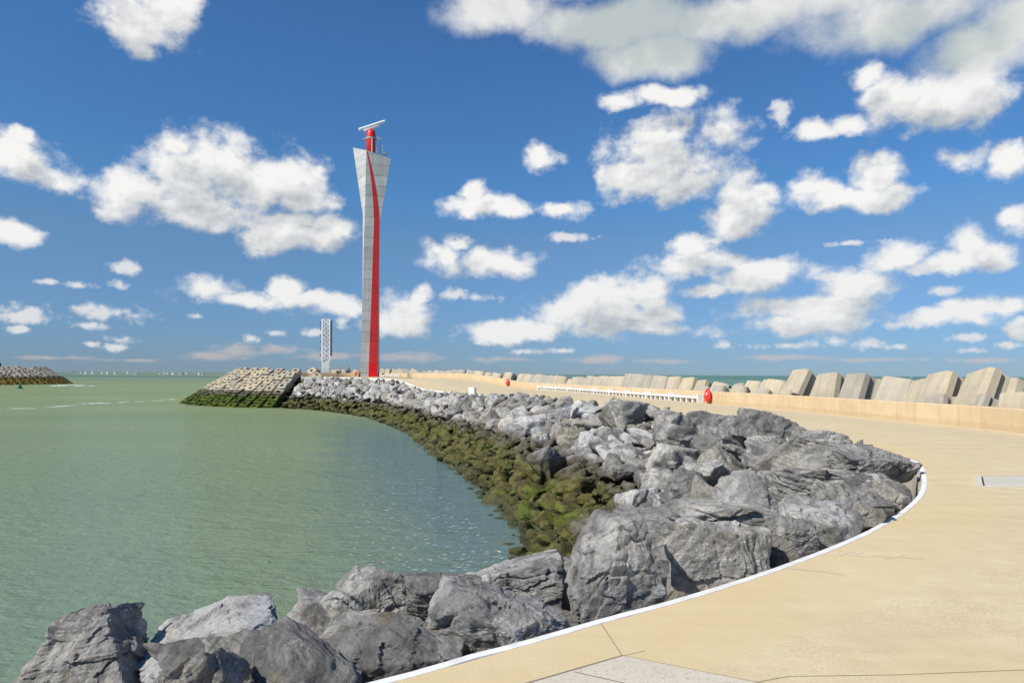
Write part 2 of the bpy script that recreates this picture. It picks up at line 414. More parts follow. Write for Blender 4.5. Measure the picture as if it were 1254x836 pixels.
def mat_sea():
    t = NT('sea_water')
    pos = pos_node(t)
    s = t.n('ShaderNodeSeparateXYZ', {0: pos}); x, y = s.outputs[0], s.outputs[1]
    w = t.vm('MULTIPLY', pos, (0.55, 1.0, 1.0))
    big = t.noise(t.vm('MULTIPLY', pos, (0.35, 1.0, 1.0)), 0.035, 5, 0.6)
    bands = t.noise(t.vm('MULTIPLY', pos, (0.0008, 0.006, 1.0)), 1.0, 4, 0.6)  # dark bands put cloud shadows into the open sea's colour
    col = t.mix(t.mr(big, 0.35, 0.65), (0.192, 0.254, 0.114), (0.242, 0.288, 0.132))
    far = t.mr(y, 150, 900, 0, 1, True)
    col = t.mix(far, col, t.mix(t.mr(bands, 0.40, 0.56), (0.085, 0.165, 0.125), (0.195, 0.245, 0.140)))
    east = t.mr(t.math('ADD', x, t.math('MULTIPLY', y, -0.02)), 0, 40, 0, 1, True)
    col = t.mix(east, col, t.mix(t.mr(bands, 0.44, 0.56), (0.055, 0.140, 0.145), (0.125, 0.235, 0.165)))
    # wind-ruffled strip along the rock bank, its sky reflection painted in as teal
    ln = t.math('ADD', x, t.math('MULTIPLY', t.math('SUBTRACT', y, 23.0), 0.2933))
    ln = t.math('ADD', ln, t.math('MULTIPLY', t.math('SUBTRACT', t.noise(w, 0.25, 4), 0.5), 5.0))
    ruf = t.math('MULTIPLY', t.mr(ln, -8.0, -1.0, 0, 1, True), t.math('MULTIPLY', t.mr(y, 100, 60), t.mr(y, 11, 20)))
    ruf = t.math('MULTIPLY', ruf, t.mr(x, 3, 1))
    col = t.mix(t.math('MULTIPLY', ruf, 0.75), col, (0.115, 0.205, 0.170))
    # waves: chop, ripples
    d1 = t.noise(w, 0.55, 5, 0.55, 0.6); d2 = t.noise(w, 2.4, 5, 0.6, 0.3); d3 = t.noise(w, 9.0, 3, 0.6)
    hgt = t.math('ADD', t.math('MULTIPLY', d1, 0.30), t.math('ADD', t.math('MULTIPLY', d2, 0.36), t.math('MULTIPLY', d3, t.mr(ruf, 0, 1, 0.060, 0.13))))
    bn = t.n('ShaderNodeBump', {'Strength': 0.8, 'Distance': 0.75, 'Height': hgt})
    # silty body colour under a wave-roughened surface: facing wave slopes keep the mean reflectance low at grazing angles
    df = t.n('ShaderNodeBsdfDiffuse', {'Color': col, 'Normal': bn.outputs[0]})
    gl = t.n('ShaderNodeBsdfGlossy', {'Color': (1.0, 1.0, 1.0, 1.0), 'Roughness': t.mr(ruf, 0, 1, 0.09, 0.03), 'Normal': bn.outputs[0]})
    fr = t.n('ShaderNodeFresnel', {'IOR': 1.333, 'Normal': bn.outputs[0]}).outputs[0]
    fac = t.math('MINIMUM', t.math('MULTIPLY', fr, 0.9), t.math('ADD', t.mr(y, 20, 140, 0.34, 0.14), t.math('MULTIPLY', ruf, 0.22)))
    mx = t.n('ShaderNodeMixShader', {0: fac, 1: df.outputs[0], 2: gl.outputs[0]})
    o = t.n('ShaderNodeOutputMaterial'); t.nt.links.new(mx.outputs[0], o.inputs[0])
    return t.mat

M = {}
def make_materials():
    M['rock'] = mat_rock('grey_bank_rock'); M['rock_stuff'] = mat_rock('grey_bank_rubble', True)
    M['block'] = mat_block('cube_concrete', None, (0.43, 0.39, 0.315))
    M['head_block'] = mat_block('weedy_block_concrete', (-1.55, (0.022, 0.020, 0.011), (0.050, 0.070, 0.008), (0.13, 0.17, 0.014)), (0.42, 0.375, 0.29))
    M['isle_block'] = mat_block('brown_weed_block_concrete', (-0.6, (0.05, 0.036, 0.016), (0.16, 0.11, 0.024), (0.34, 0.24, 0.045)), (0.47, 0.42, 0.35))
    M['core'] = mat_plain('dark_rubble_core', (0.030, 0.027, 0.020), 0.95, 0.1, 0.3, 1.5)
    M['prom'] = mat_promenade(); M['slab'] = mat_sand('pale_slab_concrete', (0.60, 0.535, 0.42), 0.28)
    M['plaza'] = mat_sand('plaza_concrete', (0.56, 0.44, 0.27), 0.3)
    M['wall'] = mat_wall(); M['joint_dark'] = mat_plain('dark_joint_filler', (0.22, 0.18, 0.125), 0.9)
    M['joint_white'] = mat_plain('white_joint_sealant', (0.62, 0.58, 0.50), 0.8)
    M['kerb'] = mat_plain('white_kerb_paint', (0.76, 0.745, 0.70), 0.7, 0.3, 0.16, 5.0, bump=0.15)
    M['kerb_face'] = mat_plain('kerb_footing_concrete', (0.42, 0.38, 0.30), 0.9, 0.2, 0.25, 2.0)
    M['white'] = mat_plain('white_concrete', (0.76, 0.75, 0.71), 0.7, 0.3, 0.07, 2.5)
    M['white_metal'] = mat_plain('white_painted_steel', (0.80, 0.80, 0.80), 0.45, 0.5, 0.05)
    M['red'] = mat_plain('red_gloss_plastic', (0.72, 0.030, 0.008), 0.35, 0.5, 0.06)
    M['orange'] = mat_plain('orange_plastic', (0.80, 0.085, 0.010), 0.35, 0.5, 0.05)
    M['red_paint'] = mat_plain('red_radar_paint', (0.66, 0.018, 0.010), 0.45, 0.5, 0.06)
    M['grey_metal'] = mat_plain('grey_steel', (0.33, 0.33, 0.33), 0.5, 0.5, 0.15)
    M['panel'] = mat_plain('grey_equipment_panel', (0.17, 0.18, 0.185), 0.6, 0.4, 0.2)
    M['teal'] = mat_plain('teal_signal_panel', (0.02, 0.27, 0.25), 0.5, 0.4, 0.1)
    M['dark'] = mat_plain('dark_rubber', (0.022, 0.022, 0.024), 0.6, 0.4, 0.2)
    M['tower'] = mat_tower('tower_concrete', (0.50, 0.495, 0.475)); M['tower_red'] = mat_tower('tower_red_cladding', (0.60, 0.030, 0.030), (0.72, 0.010, 0.010))
    M['sea'] = mat_sea()
    M['foam'] = mat_plain('sea_foam_and_glints', (0.62, 0.64, 0.61), 0.9, 0.2, 0.15, 0.8)
    M['drain'] = mat_plain('pale_drain_concrete', (0.60, 0.55, 0.45), 0.8, 0.3, 0.1, 6.0)
    M['slot'] = mat_plain('drain_slot_shadow', (0.05, 0.045, 0.04), 0.9)
    M['chalk'] = mat_plain('pale_chalk', (0.68, 0.61, 0.46), 0.95, 0.1, 0.15, 30.0)
    M['blue_sail'] = mat_plain('pale_blue_sailcloth', (0.30, 0.45, 0.66), 0.8)
    M['sail'] = mat_plain('white_sailcloth', (0.82, 0.82, 0.82), 0.8)
    M['green'] = mat_plain('green_buoy_paint', (0.006, 0.16, 0.075), 0.5, 0.5)
    M['skin'] = mat_plain('skin', (0.42, 0.23, 0.15), 0.6); M['shirt_white'] = mat_plain('white_cotton', (0.70, 0.70, 0.68), 0.9)
    M['shirt_grey'] = mat_plain('grey_blue_cotton', (0.26, 0.29, 0.36), 0.9); M['jeans'] = mat_plain('dark_blue_denim', (0.035, 0.045, 0.09), 0.9)
    M['shorts'] = mat_plain('dark_cloth', (0.03, 0.035, 0.04), 0.9); M['hair'] = mat_plain('dark_hair', (0.02, 0.015, 0.012), 0.7)
    M['red_cap'] = mat_plain('red_cloth', (0.55, 0.06, 0.035), 0.9)
# ------------------------------------------------------------------ sky, clouds, sun, camera
SUN = Vector((-0.57, -0.44, 0.70)).normalized()     # towards the sun
SUN_EL = math.asin(SUN.z); SUN_AZ = math.atan2(SUN.x, SUN.y)
BIG = [(180,20,62,45),(215,10,40,35),(150,-5,45,40),(185,58,24,22),(35,205,62,32),(15,185,35,30),(62,216,34,22),(22,165,18,14),
 (240,215,60,58),(285,222,70,50),(180,235,62,32),(345,215,48,38),(240,258,115,26),(370,238,42,28),(150,253,40,18),(218,180,26,22),
 (355,272,58,20),(368,292,68,22),(318,290,36,18),(405,280,32,20),(12,280,38,16),(260,352,48,18),(300,364,55,12),(350,355,24,15),(378,367,44,10),(415,374,55,14),
 (495,380,40,26),(485,397,44,15),(515,366,20,14),(590,322,74,22),(545,315,32,18),(560,300,20,13),(630,322,34,16),
 (590,254,58,15),(575,240,18,17),(625,258,28,11),(687,254,34,14),(662,190,26,22),
 (820,188,84,48),(785,212,58,32),(880,165,42,36),(840,228,56,25),(800,117,62,15),(765,122,34,12),
 (903,258,46,36),(895,278,30,22),(935,242,28,14),(1035,236,80,17),(1070,212,42,26),(1000,230,42,16),(1090,232,28,20),
 (1130,125,92,40),(1080,122,46,36),(1060,100,26,24),(1185,115,58,42),(1000,160,38,16),(1040,150,42,16),(1177,190,38,17),(1242,192,30,26),
 (860,322,64,22),(850,305,32,20),(930,342,72,24),(860,358,38,12),(990,377,115,20),(1050,355,62,22),(970,397,74,14),(1005,394,62,18),
 (1100,315,42,24),(1150,323,84,15),(1190,300,27,28),(1215,316,32,20),(1243,265,22,20),
 (700,385,52,25),(720,365,27,27),(745,377,64,30),(790,360,42,32),(760,402,115,13),(640,402,64,13),(610,405,52,14),(800,385,48,20),
 (1150,387,74,13),(1190,375,52,15),(1230,372,38,14),(1250,400,20,14)]
SMALL = [(153,329,24,9),(142,348,14,9),(97,349,28,5),(135,382,52,11),(110,377,24,8),(165,386,22,8),(105,398,22,6),(25,386,40,9),(12,378,18,9),(22,402,12,4),
 (305,413,14,6),(143,424,16,6),(112,420,12,4),(242,387,10,5),(1060,421,25,8),(1022,417,17,7),(965,422,40,6),(890,422,16,6),(1185,413,34,6),(1160,356,20,6),
 (335,407,13,5),(385,407,17,7),(418,394,12,9),(955,138,15,18),(695,290,28,6),(1045,297,34,4),(565,362,24,8),(585,365,28,5),(1130,330,30,7),(1020,340,26,6),(1110,397,46,8),
 (150,415,18,5),(60,345,16,4),(640,430,20,4),(690,428,16,4),(1190,430,24,4),(1230,422,20,5),(1100,425,16,4)]
SOFT = [(730,30,155,42),(615,18,85,42),(800,65,100,32),(905,18,135,42),(1100,28,195,48),(1200,62,105,42),(1254,20,110,62),(1100,-40,300,70),(760,-50,240,60)]
LOW = [(290,430,55,13),(340,428,42,9),(255,435,60,8),(400,436,50,6),(500,437,60,8),(620,440,60,5),(740,440,60,6),(800,442,60,5),(960,438,85,5),(1080,440,80,4),(1200,441,60,5),(60,438,60,4),(160,441,50,3)]

def az_el(px, py):
    a, b = ray(px, py)
    v = Vector((a, 1, -b)).normalized()
    return math.atan2(v.x, v.y), math.asin(v.z)
def blob(b, grow=1.0):
    px, py, rx, ry = b
    a, e = az_el(px, py); a2, _ = az_el(px + rx, py); _, e2 = az_el(px, py - ry)
    return a, e, (a2 - a) * grow, (e2 - e) * grow

def build_world():
    w = bpy.data.worlds.new('World'); scene.world = w; w.use_nodes = True
    t = NT('', world=w)
    d = t.n('ShaderNodeTexCoord').outputs['Generated']
    s = t.n('ShaderNodeSeparateXYZ', {0: t.vm('NORMALIZE', d)})
    az = t.math('ARCTAN2', s.outputs[0], s.outputs[1]); el = t.math('ARCSINE', s.outputs[2])
    p = t.n('ShaderNodeCombineXYZ', {0: az, 1: el, 2: 0.0}).outputs[0]
    def chain(pv, blobs):
        cur = None
        for a, e, ra, re in blobs:
            q = t.vm('MULTIPLY_ADD', pv, (1 / ra, 1 / re, 0), (-a / ra, -e / re, 0))
            L = t.vm('LENGTH', q)
            cur = L if cur is None else t.math('MINIMUM', cur, L)
        return t.math('SUBTRACT', 1.0, t.math('MINIMUM', cur, 2.0))
    def fb(pv, sc, det, rough, seed):
        return t.noise(t.vm('ADD', pv, (seed, seed * 0.7, seed * 0.3)), sc, det, rough)
    def sub5(v): return t.math('SUBTRACT', v, 0.5)
    # higher in the sky clouds are nearer, so their detail is coarser
    pe = t.n('ShaderNodeCombineXYZ', {0: az, 1: t.math('MULTIPLY', el, 1.25), 2: 0.0}).outputs[0]
    def offs(v, d): return t.vm('ADD', v, d)
    wob = t.vm('SCALE', t.vm('SUBTRACT', t.noise(p, 9.0, 7, 0.62, out='Color'), (0.5, 0.5, 0.5))); t.set(t.nt.nodes[-1], 'Scale', 0.052)
    pw = t.vm('ADD', p, wob)
    r2 = random.Random(5)
    extra = []
    for k in range(16):
        a = r2.choice((-1, 1)) * r2.uniform(0.85, 3.0); e = r2.uniform(0.08, 0.8)
        extra.append((a, e, r2.uniform(0.1, 0.22), r2.uniform(0.04, 0.1)))
    bb = [blob(b, 1.30) for b in BIG] + extra
    sm = [blob(b, 1.35) for b in SMALL]
    so = [blob(b, 1.18) for b in SOFT]
    lo = [blob(b, 1.2) for b in LOW]
    DL = (-0.016, 0.034, 0.0); DS = (-0.004, 0.008, 0.0)
    def dens_noise(v, det):
        return t.math('ADD', t.math('MULTIPLY', sub5(fb(v, 15.0, det, 0.56, 3.1)), 1.85), t.math('MULTIPLY', sub5(fb(v, 55.0, max(2, det - 3), 0.6, 5.7)), 0.42))
    n0 = dens_noise(pe, 8); n1 = dens_noise(offs(pe, DS), 8); n2 = dens_noise(offs(pe, DL), 4)
    f1 = chain(pw, bb); f2 = chain(offs(pw, DL), bb)
    A = t.math('ADD', f1, n0)
    dens = t.mr(A, 0.08, 0.66, 0, 1, True)
    # sun side against shaded side, at the size of a whole cloud and of its single puffs
    cap1, cap2 = t.math('MINIMUM', f1, 0.7), t.math('MINIMUM', f2, 0.7)
    large = t.math('SUBTRACT', t.math('ADD', cap1, t.math('MULTIPLY', n0, 0.55)), t.math('ADD', cap2, t.math('MULTIPLY', n2, 0.55)))
    small = t.math('SUBTRACT', n0, n1)
    thick = t.mr(t.math('ADD', f1, t.math('MULTIPLY', n2, 0.45)), 0.20, 1.0, 0.0, 0.42)
    lit = t.math('SUBTRACT', t.math('ADD', t.math('MULTIPLY', large, 1.0), t.math('MULTIPLY', small, 0.50)), thick)
    lit = t.mr(lit, -0.66, 0.26, 0, 1)
    n_f = fb(p, 60.0, 6, 0.6, 7.7)
    S1 = t.math('ADD', chain(t.vm('ADD', p, t.vm('MULTIPLY', wob, (0.30, 0.22, 0))), sm), t.math('ADD', t.math('MULTIPLY', sub5(n_f), 2.2), t.math('MULTIPLY', sub5(fb(p, 28.0, 3, 0.5, 2.2)), 1.4)))
    sden = t.math('MULTIPLY', t.mr(S1, 0.10, 0.95, 0, 1, True), 0.9)
    O1 = t.math('ADD', chain(pw, so), t.math('MULTIPLY', sub5(fb(pe, 6.0, 8, 0.6, 1.3)), 2.0))
    oden = t.mr(O1, 0.04, 0.75, 0, 1, True)
    L1 = t.math('ADD', chain(p, lo), t.math('MULTIPLY', sub5(fb(t.vm('MULTIPLY', p, (0.6, 1.3, 1)), 36.0, 7, 0.65, 2.0)), 2.4))
    lden = t.math('MULTIPLY', t.mr(L1, 0.16, 1.0, 0, 1, True), 0.55)
    # clear sky
    sky = t.n('ShaderNodeTexSky', sky_type='NISHITA', sun_disc=False, sun_elevation=SUN_EL, sun_rotation=SKYROT, altitude=0.0, air_density=1.0, dust_density=0.1, ozone_density=3.0)
    hs = t.n('ShaderNodeHueSaturation', {'Hue': 0.5, 'Saturation': SKY_SAT, 'Value': 1.0, 'Color': sky.outputs[0]}).outputs[0]
    grad = t.ramp(t.mr(el, 0.0, 0.62), [(0.034, SKY_G[0]), (0.30, SKY_G[1]), (0.39, SKY_G[2]), (0.65, SKY_G[3]), (1.0, SKY_G[4])])
    skyc = t.mix(1.0, hs, grad, 'MULTIPLY')
    k = CLOUD_K
    wl = tuple(k * x for x in (1.0, 0.99, 0.965)); ws = tuple(k * x for x in (0.46, 0.51, 0.56))
    cc = t.mix(lit, ws, wl)
    hz = t.mr(el, 0.0, 0.22, 0.30, 0.0)
    cc = t.mix(hz, cc, tuple(k * x for x in (0.62, 0.68, 0.74)))
    soft_c = t.mix(t.mr(t.math('SUBTRACT', fb(pe, 6.0, 8, 0.58, 4.0), t.math('MULTIPLY', O1, 0.05)), 0.34, 0.60, 0, 1, True), tuple(k * x for x in (0.56, 0.62, 0.62)), tuple(k * x for x in (0.90, 0.90, 0.88)))
    low_c = tuple(k * x for x in (0.70, 0.60, 0.55))
    c = t.mix(lden, skyc, low_c)
    c = t.mix(sden, c, t.mix(hz, tuple(k * x for x in (0.86, 0.87, 0.88)), tuple(k * x for x in (0.66, 0.70, 0.75))))
    c = t.mix(t.math('MULTIPLY', dens, 0.985), c, cc)
    c = t.mix(t.math('MULTIPLY', oden, 0.97), c, soft_c)
    below = t.math('LESS_THAN', el, -0.002)
    bg = t.n('ShaderNodeBackground', {'Color': c, 'Strength': SKY_STR})
    o = t.n('ShaderNodeOutputWorld'); t.nt.links.new(bg.outputs[0], o.inputs[0])
    w.cycles.sampling_method = 'MANUAL'; w.cycles.sample_map_resolution = 512

def build_light_cam():
    sd = bpy.data.lights.new('sun', 'SUN'); sd.energy = SUN_STR; sd.angle = R(0.53); sd.color = (1.0, 0.955, 0.88)
    so = bpy.data.objects.new('sun', sd); COL.objects.link(so)
    so.rotation_euler = (-SUN).to_track_quat('-Z', 'Y').to_euler(); so.location = (-60, -30, 70)
    cd = bpy.data.cameras.new('camera'); co = bpy.data.objects.new('camera', cd); COL.objects.link(co)
    cd.sensor_width = 36.0; cd.lens = 36.0 * FPX / 1254.0; cd.clip_start = 0.1; cd.clip_end = 40000
    cd.shift_y = (HORP - 418.0) / 1254.0
    co.matrix_world = Matrix.Translation((0, 0, CAMZ)) @ Matrix.Rotation(R(90), 4, 'X') @ Matrix.Rotation(ROLL, 4, 'Z')
    scene.camera = co
    v = scene.view_settings; v.view_transform = 'Standard'; v.look = 'None'; v.exposure = EXPOSURE; v.gamma = 1.0; v.use_curve_mapping = False
    scene.render.engine = 'CYCLES'; scene.cycles.max_bounces = 5; scene.cycles.diffuse_bounces = 3; scene.cycles.glossy_bounces = 3
    scene.cycles.sample_clamp_indirect = 6.0; scene.cycles.use_denoising = True
SUN_STR, SKY_STR, EXPOSURE, SKYROT = 4.3, 0.10, 0.30, 0.0
SKYROT = SUN_AZ
SKY_SAT = 1.0
SKY_G = [(.265, .405, .70), (.46, .61, .75), (.395, .676, .89), (.407, .714, .975), (.38, .68, .975)]
CLOUD_K = 7.6
# ------------------------------------------------------------------ plan of the place
def V2(p): return Vector((p[0], p[1]))
def catmull(pts, per=6, closed=False):
    out = []; n = len(pts)
    for i in range(n - 1):
        p0 = pts[max(i - 1, 0)]; p1 = pts[i]; p2 = pts[i + 1]; p3 = pts[min(i + 2, n - 1)]
        for k in range(per):
            t = k / per
            out.append(0.5 * ((2 * p1) + (p2 - p0) * t + (2 * p0 - 5 * p1 + 4 * p2 - p3) * t * t + (3 * p1 - p0 - 3 * p2 + p3) * t ** 3))
    out.append(pts[-1].copy())
    return out
KP = [(450,836),(560,805),(640,785),(760,751),(840,730),(966,690),(1070,648),(1121,616),(1137,592),(1131,567),(1112,558.5),(1063,545),(944,524),(868,513.5)]
kerb_pts = [Vector((-26, -11)), Vector((-14, -4)), Vector((-5, 1.7))] + [U(x, y, 0.05).to_2d() for x, y in KP] + \
           [V2(p) for p in ((6.4, 41), (1.9, 54), (-3.9, 67), (-10, 83), (-16.5, 98), (-26, 112.5), (-33, 121.5), (-39, 126))]
KERB = catmull(kerb_pts, 7)
def arc(pl):
    s = [0.0]
    for a, b in zip(pl, pl[1:]): s.append(s[-1] + (b - a).length)
    return s
def resample(pl, step):
    s = arc(pl); out = []; i = 0; x = 0.0
    while x <= s[-1]:
        while i < len(pl) - 2 and s[i + 1] < x: i += 1
        f = (x - s[i]) / max(1e-9, s[i + 1] - s[i]); out.append(pl[i].lerp(pl[i + 1], min(f, 1))); x += step
    out.append(pl[-1].copy())
    return out
def normals(pl):                              # to the right of travel: away from the rocks
    out = []
    for i in range(len(pl)):
        d = (pl[min(i + 1, len(pl) - 1)] - pl[max(i - 1, 0)]).normalized()
        out.append(Vector((d.y, -d.x)))
    return out
# water line matched with the kerb line, point for point
BANK_C = [(-26,-11),(-14,-4),(-5,1.7),(-.83,4.4),(2.2,6.3),(5,8.9),(7.2,11.8),(8.0,13.6),(9.2,16.8),(9.9,20),(10,25),(9.1,31),(6.4,41),(1.9,54),(-3.9,67),(-10,83),(-16.5,98),(-26,112.5),(-33,121.5),(-39,126)]
BANK_W = [(-34,2),(-20,9.5),(-10,12),(-6.2,13.2),(-3.6,15),(-1.5,18),(-.4,20.5),(-.1,22.5),(-.1,25),(-.3,27.5),(-.9,30),(-1.7,34.5),(-3.7,42.5),(-6.6,53),(-10.2,67),(-15,80.5),(-20.5,94),(-28,105),(-34,112),(-39,114.5)]
BC = catmull([V2(p) for p in BANK_C], 8); BW = catmull([V2(p) for p in BANK_W], 8)
def nearest_on(pl, q):
    best = (1e9, 0, None)
    for i, (a, b) in enumerate(zip(pl, pl[1:])):
        d = b - a; f = max(0, min(1, (q - a).dot(d) / max(1e-9, d.length_squared)))
        c = a + d * f; l = (q - c).length
        if l < best[0]: best = (l, i + f, c)
    return best
def bank_point(i, t):                          # i runs along the bank, t from kerb (0) to water line (1)
    a = int(min(i, len(BC) - 2)); f = i - a
    c = BC[a].lerp(BC[a + 1], f); w = BW[a].lerp(BW[a + 1], f)
    q = c.lerp(w, t)
    zc = ground_z(c.x, c.y)
    z = zc + (WATER - zc) * (0.92 * t if t < .5 else 0.46 + (t - .5) * 1.08)
    return Vector((q.x, q.y, z))

WALL_PTS = [Vector((19.5, -14)), Vector((18.6, 4)), Vector((18.0, 14)), U(1254, 530.7).to_2d(), U(1180, 522.6).to_2d(), U(1103, 515.5).to_2d(), U(990, 504.2).to_2d(), U(875, 494.4).to_2d(), U(740, 482.6, 0.05).to_2d(), Vector((4.6, 85)), Vector((-.9, 96)), Vector((-8.6, 106.5)), Vector((-18, 123))]
WALL = catmull(WALL_PTS, 8)
WALL2 = catmull([V2(p) for p in ((-20.4, 133), (-22, 141), (-25.5, 150), (-29.3, 158), (-32.5, 165.5), (-40, 168.5), (-49, 163.5), (-55.5, 155))], 8)
WALL_H = 0.86

def strip_mesh(name, rows, uvrows=None, smooth=True, attr='along'):
    """rows: list of equal-length lists of 3D points"""
    n = len(rows[0]); verts = [p for r in rows for p in r]; faces = []; uvs = []
    for j in range(len(rows) - 1):
        for i in range(n - 1):
            f = (j * n + i, j * n + i + 1, (j + 1) * n + i + 1, (j + 1) * n + i); faces.append(f)
    me = np_mesh(name, [tuple(v) for v in verts], faces, smooth)
    if uvrows:
        uvf = [u for r in uvrows for u in r]
        l = me.uv_layers.new(name=attr)
        idx = np.zeros(len(me.loops), dtype=np.int32); me.loops.foreach_get('vertex_index', idx)
        l.data.foreach_set('uv', np.array(uvf, dtype=np.float32)[idx].ravel())
    return me

def build_ground():
    # promenade between kerb and sea wall
    pl = resample(KERB, 0.5); nn = normals(pl); s = arc(pl)
    for _ in range(40): nn = [nn[0]] + [(nn[i - 1] + nn[i] * 2 + nn[i + 1]).normalized() for i in range(1, len(nn) - 1)] + [nn[-1]]
    ds = [-0.024, 0.12, 0.5, 0.9, 1.0, 1.1, 1.6, 2.2, 3.0]
    wl = resample(WALL, 0.5)
    rows, uvr = [], []
    outer = []
    last = 0
    for i, p in enumerate(pl):
        # matching point on the wall: same share of the way, by projection
        q = p + nn[i] * 9.0
        dist, f, c = nearest_on(wl, q)
        last = max(last, f)
        k = int(min(last, len(wl) - 2)); c = wl[k].lerp(wl[k + 1], min(1, last - k))
        d = (c - p).normalized()
        outer.append(c + d * 0.25)
    for j, d in enumerate(ds):
        r = [p + nn[i] * d for i, p in enumerate(pl)]
        rows.append([Vector((q.x, q.y, ground_z(q.x, q.y))) for q in r]); uvr.append([(s[i], d) for i in range(len(pl))])
    for f in (0.2, 0.45, 0.7, 1.0):
        r = [(p + nn[i] * 3.0).lerp(outer[i], f) for i, p in enumerate(pl)]
        rows.append([Vector((q.x, q.y, ground_z(q.x, q.y))) for q in r])
        uvr.append([(s[i], 3.0 + f * ((outer[i] - pl[i]).length - 3.0)) for i in range(len(pl))])
    o = link('promenade', strip_mesh('promenade', rows, uvr), M['prom']); tag(o, kind='structure')
    # round end of the pier, behind and around the tower
    mb = MB(); c = Vector((-36, 147)); n = 64; prev = None
    ctr = mb.bm.verts.new((c.x, c.y, 1.192)); rings = []
    for rr in (7, 14, 21.4):
        rings.append([mb.bm.verts.new((c.x + rr * math.cos(2 * math.pi * k / n), c.y + rr * math.sin(2 * math.pi * k / n), 1.192)) for k in range(n)])
    for k in range(n):
        mb.bm.faces.new((ctr, rings[0][k], rings[0][(k + 1) % n]))
        for a, b in zip(rings, rings[1:]): mb.bm.faces.new((a[k], b[k], b[(k + 1) % n], a[(k + 1) % n]))
    tag(mb.build('pier_head_ground', M['plaza']), kind='structure')
    # kerb: a painted concrete edge
    prof = [(-0.15, -0.45), (-0.125, -0.16), (-0.115, -0.012), (-0.105, 0.004), (-0.06, 0.008), (-0.032, 0.008), (-0.026, 0.006), (-0.022, -0.01)]
    pk = resample(KERB, 0.25); nk = normals(pk)
    for _ in range(6): nk = [nk[0]] + [(nk[i - 1] + nk[i] * 2 + nk[i + 1]).normalized() for i in range(1, len(nk) - 1)] + [nk[-1]]
    rows = [[Vector(((p + nk[i] * a).x, (p + nk[i] * a).y, ground_z(p.x, p.y) + z)) for i, p in enumerate(pk)] for a, z in prof]
    o = link('kerb', strip_mesh('kerb', rows[1:], None, False), M['kerb']); tag(o, kind='structure')
    rows = [[Vector(((p + nk[i] * a).x, (p + nk[i] * a).y, ground_z(p.x, p.y) + z)) for i, p in enumerate(pk)] for a, z in ((-0.124, -0.14), (-0.17, -0.17), (-0.17, -1.1))]
    tag(link('kerb_footing', strip_mesh('kerb_footing', rows), M['kerb_face']), kind='structure')
    # core of the rock bank
    rows = []
    for t in (0.0, 0.03, 0.12, 0.25, 0.4, 0.55, 0.7, 0.85, 1.0, 1.15, 1.4):
        r = []
        for i in range(len(BC)):
            q = bank_point(i, t); q.z -= 0.75 if t > .02 else 0.55
            r.append(q)
        rows.append(r)
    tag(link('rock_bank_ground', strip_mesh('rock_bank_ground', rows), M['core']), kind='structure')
    # seaward slope under the cubes
    for nm, w in (('sea_slope_ground', resample(WALL, 2.0)), ('pier_head_slope_ground', resample(WALL2, 2.0))):
        nw = normals(w); rows = []
        for d, z in ((0.2, -0.15), (1.2, -0.3), (5.0, -2.2), (9.5, -5.0)):
            sg = 1 if nm.startswith('sea') else 1
            rows.append([Vector(((p + nw[i] * d * sg).x, (p + nw[i] * d * sg).y, ground_z(p.x, p.y) + z)) for i, p in enumerate(w)])
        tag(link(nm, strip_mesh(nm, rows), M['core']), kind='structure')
    # sea: one sheet out past the horizon
    mb = MB(); rad = [0, 40, 120, 300, 800, 2500, 8000, 30000]; n = 72; rings = []
    ctr = mb.bm.verts.new((0, 40, WATER))
    for rr in rad[1:]:
        rings.append([mb.bm.verts.new((rr * math.cos(2 * math.pi * k / n), 40 + rr * math.sin(2 * math.pi * k / n), WATER)) for k in range(n)])
    for k in range(n):
        mb.bm.faces.new((ctr, rings[0][k], rings[0][(k + 1) % n]))
        for a, b in zip(rings, rings[1:]): mb.bm.faces.new((a[k], b[k], b[(k + 1) % n], a[(k + 1) % n]))
    tag(mb.build('sea_water', M['sea'], smooth=True), kind='structure')

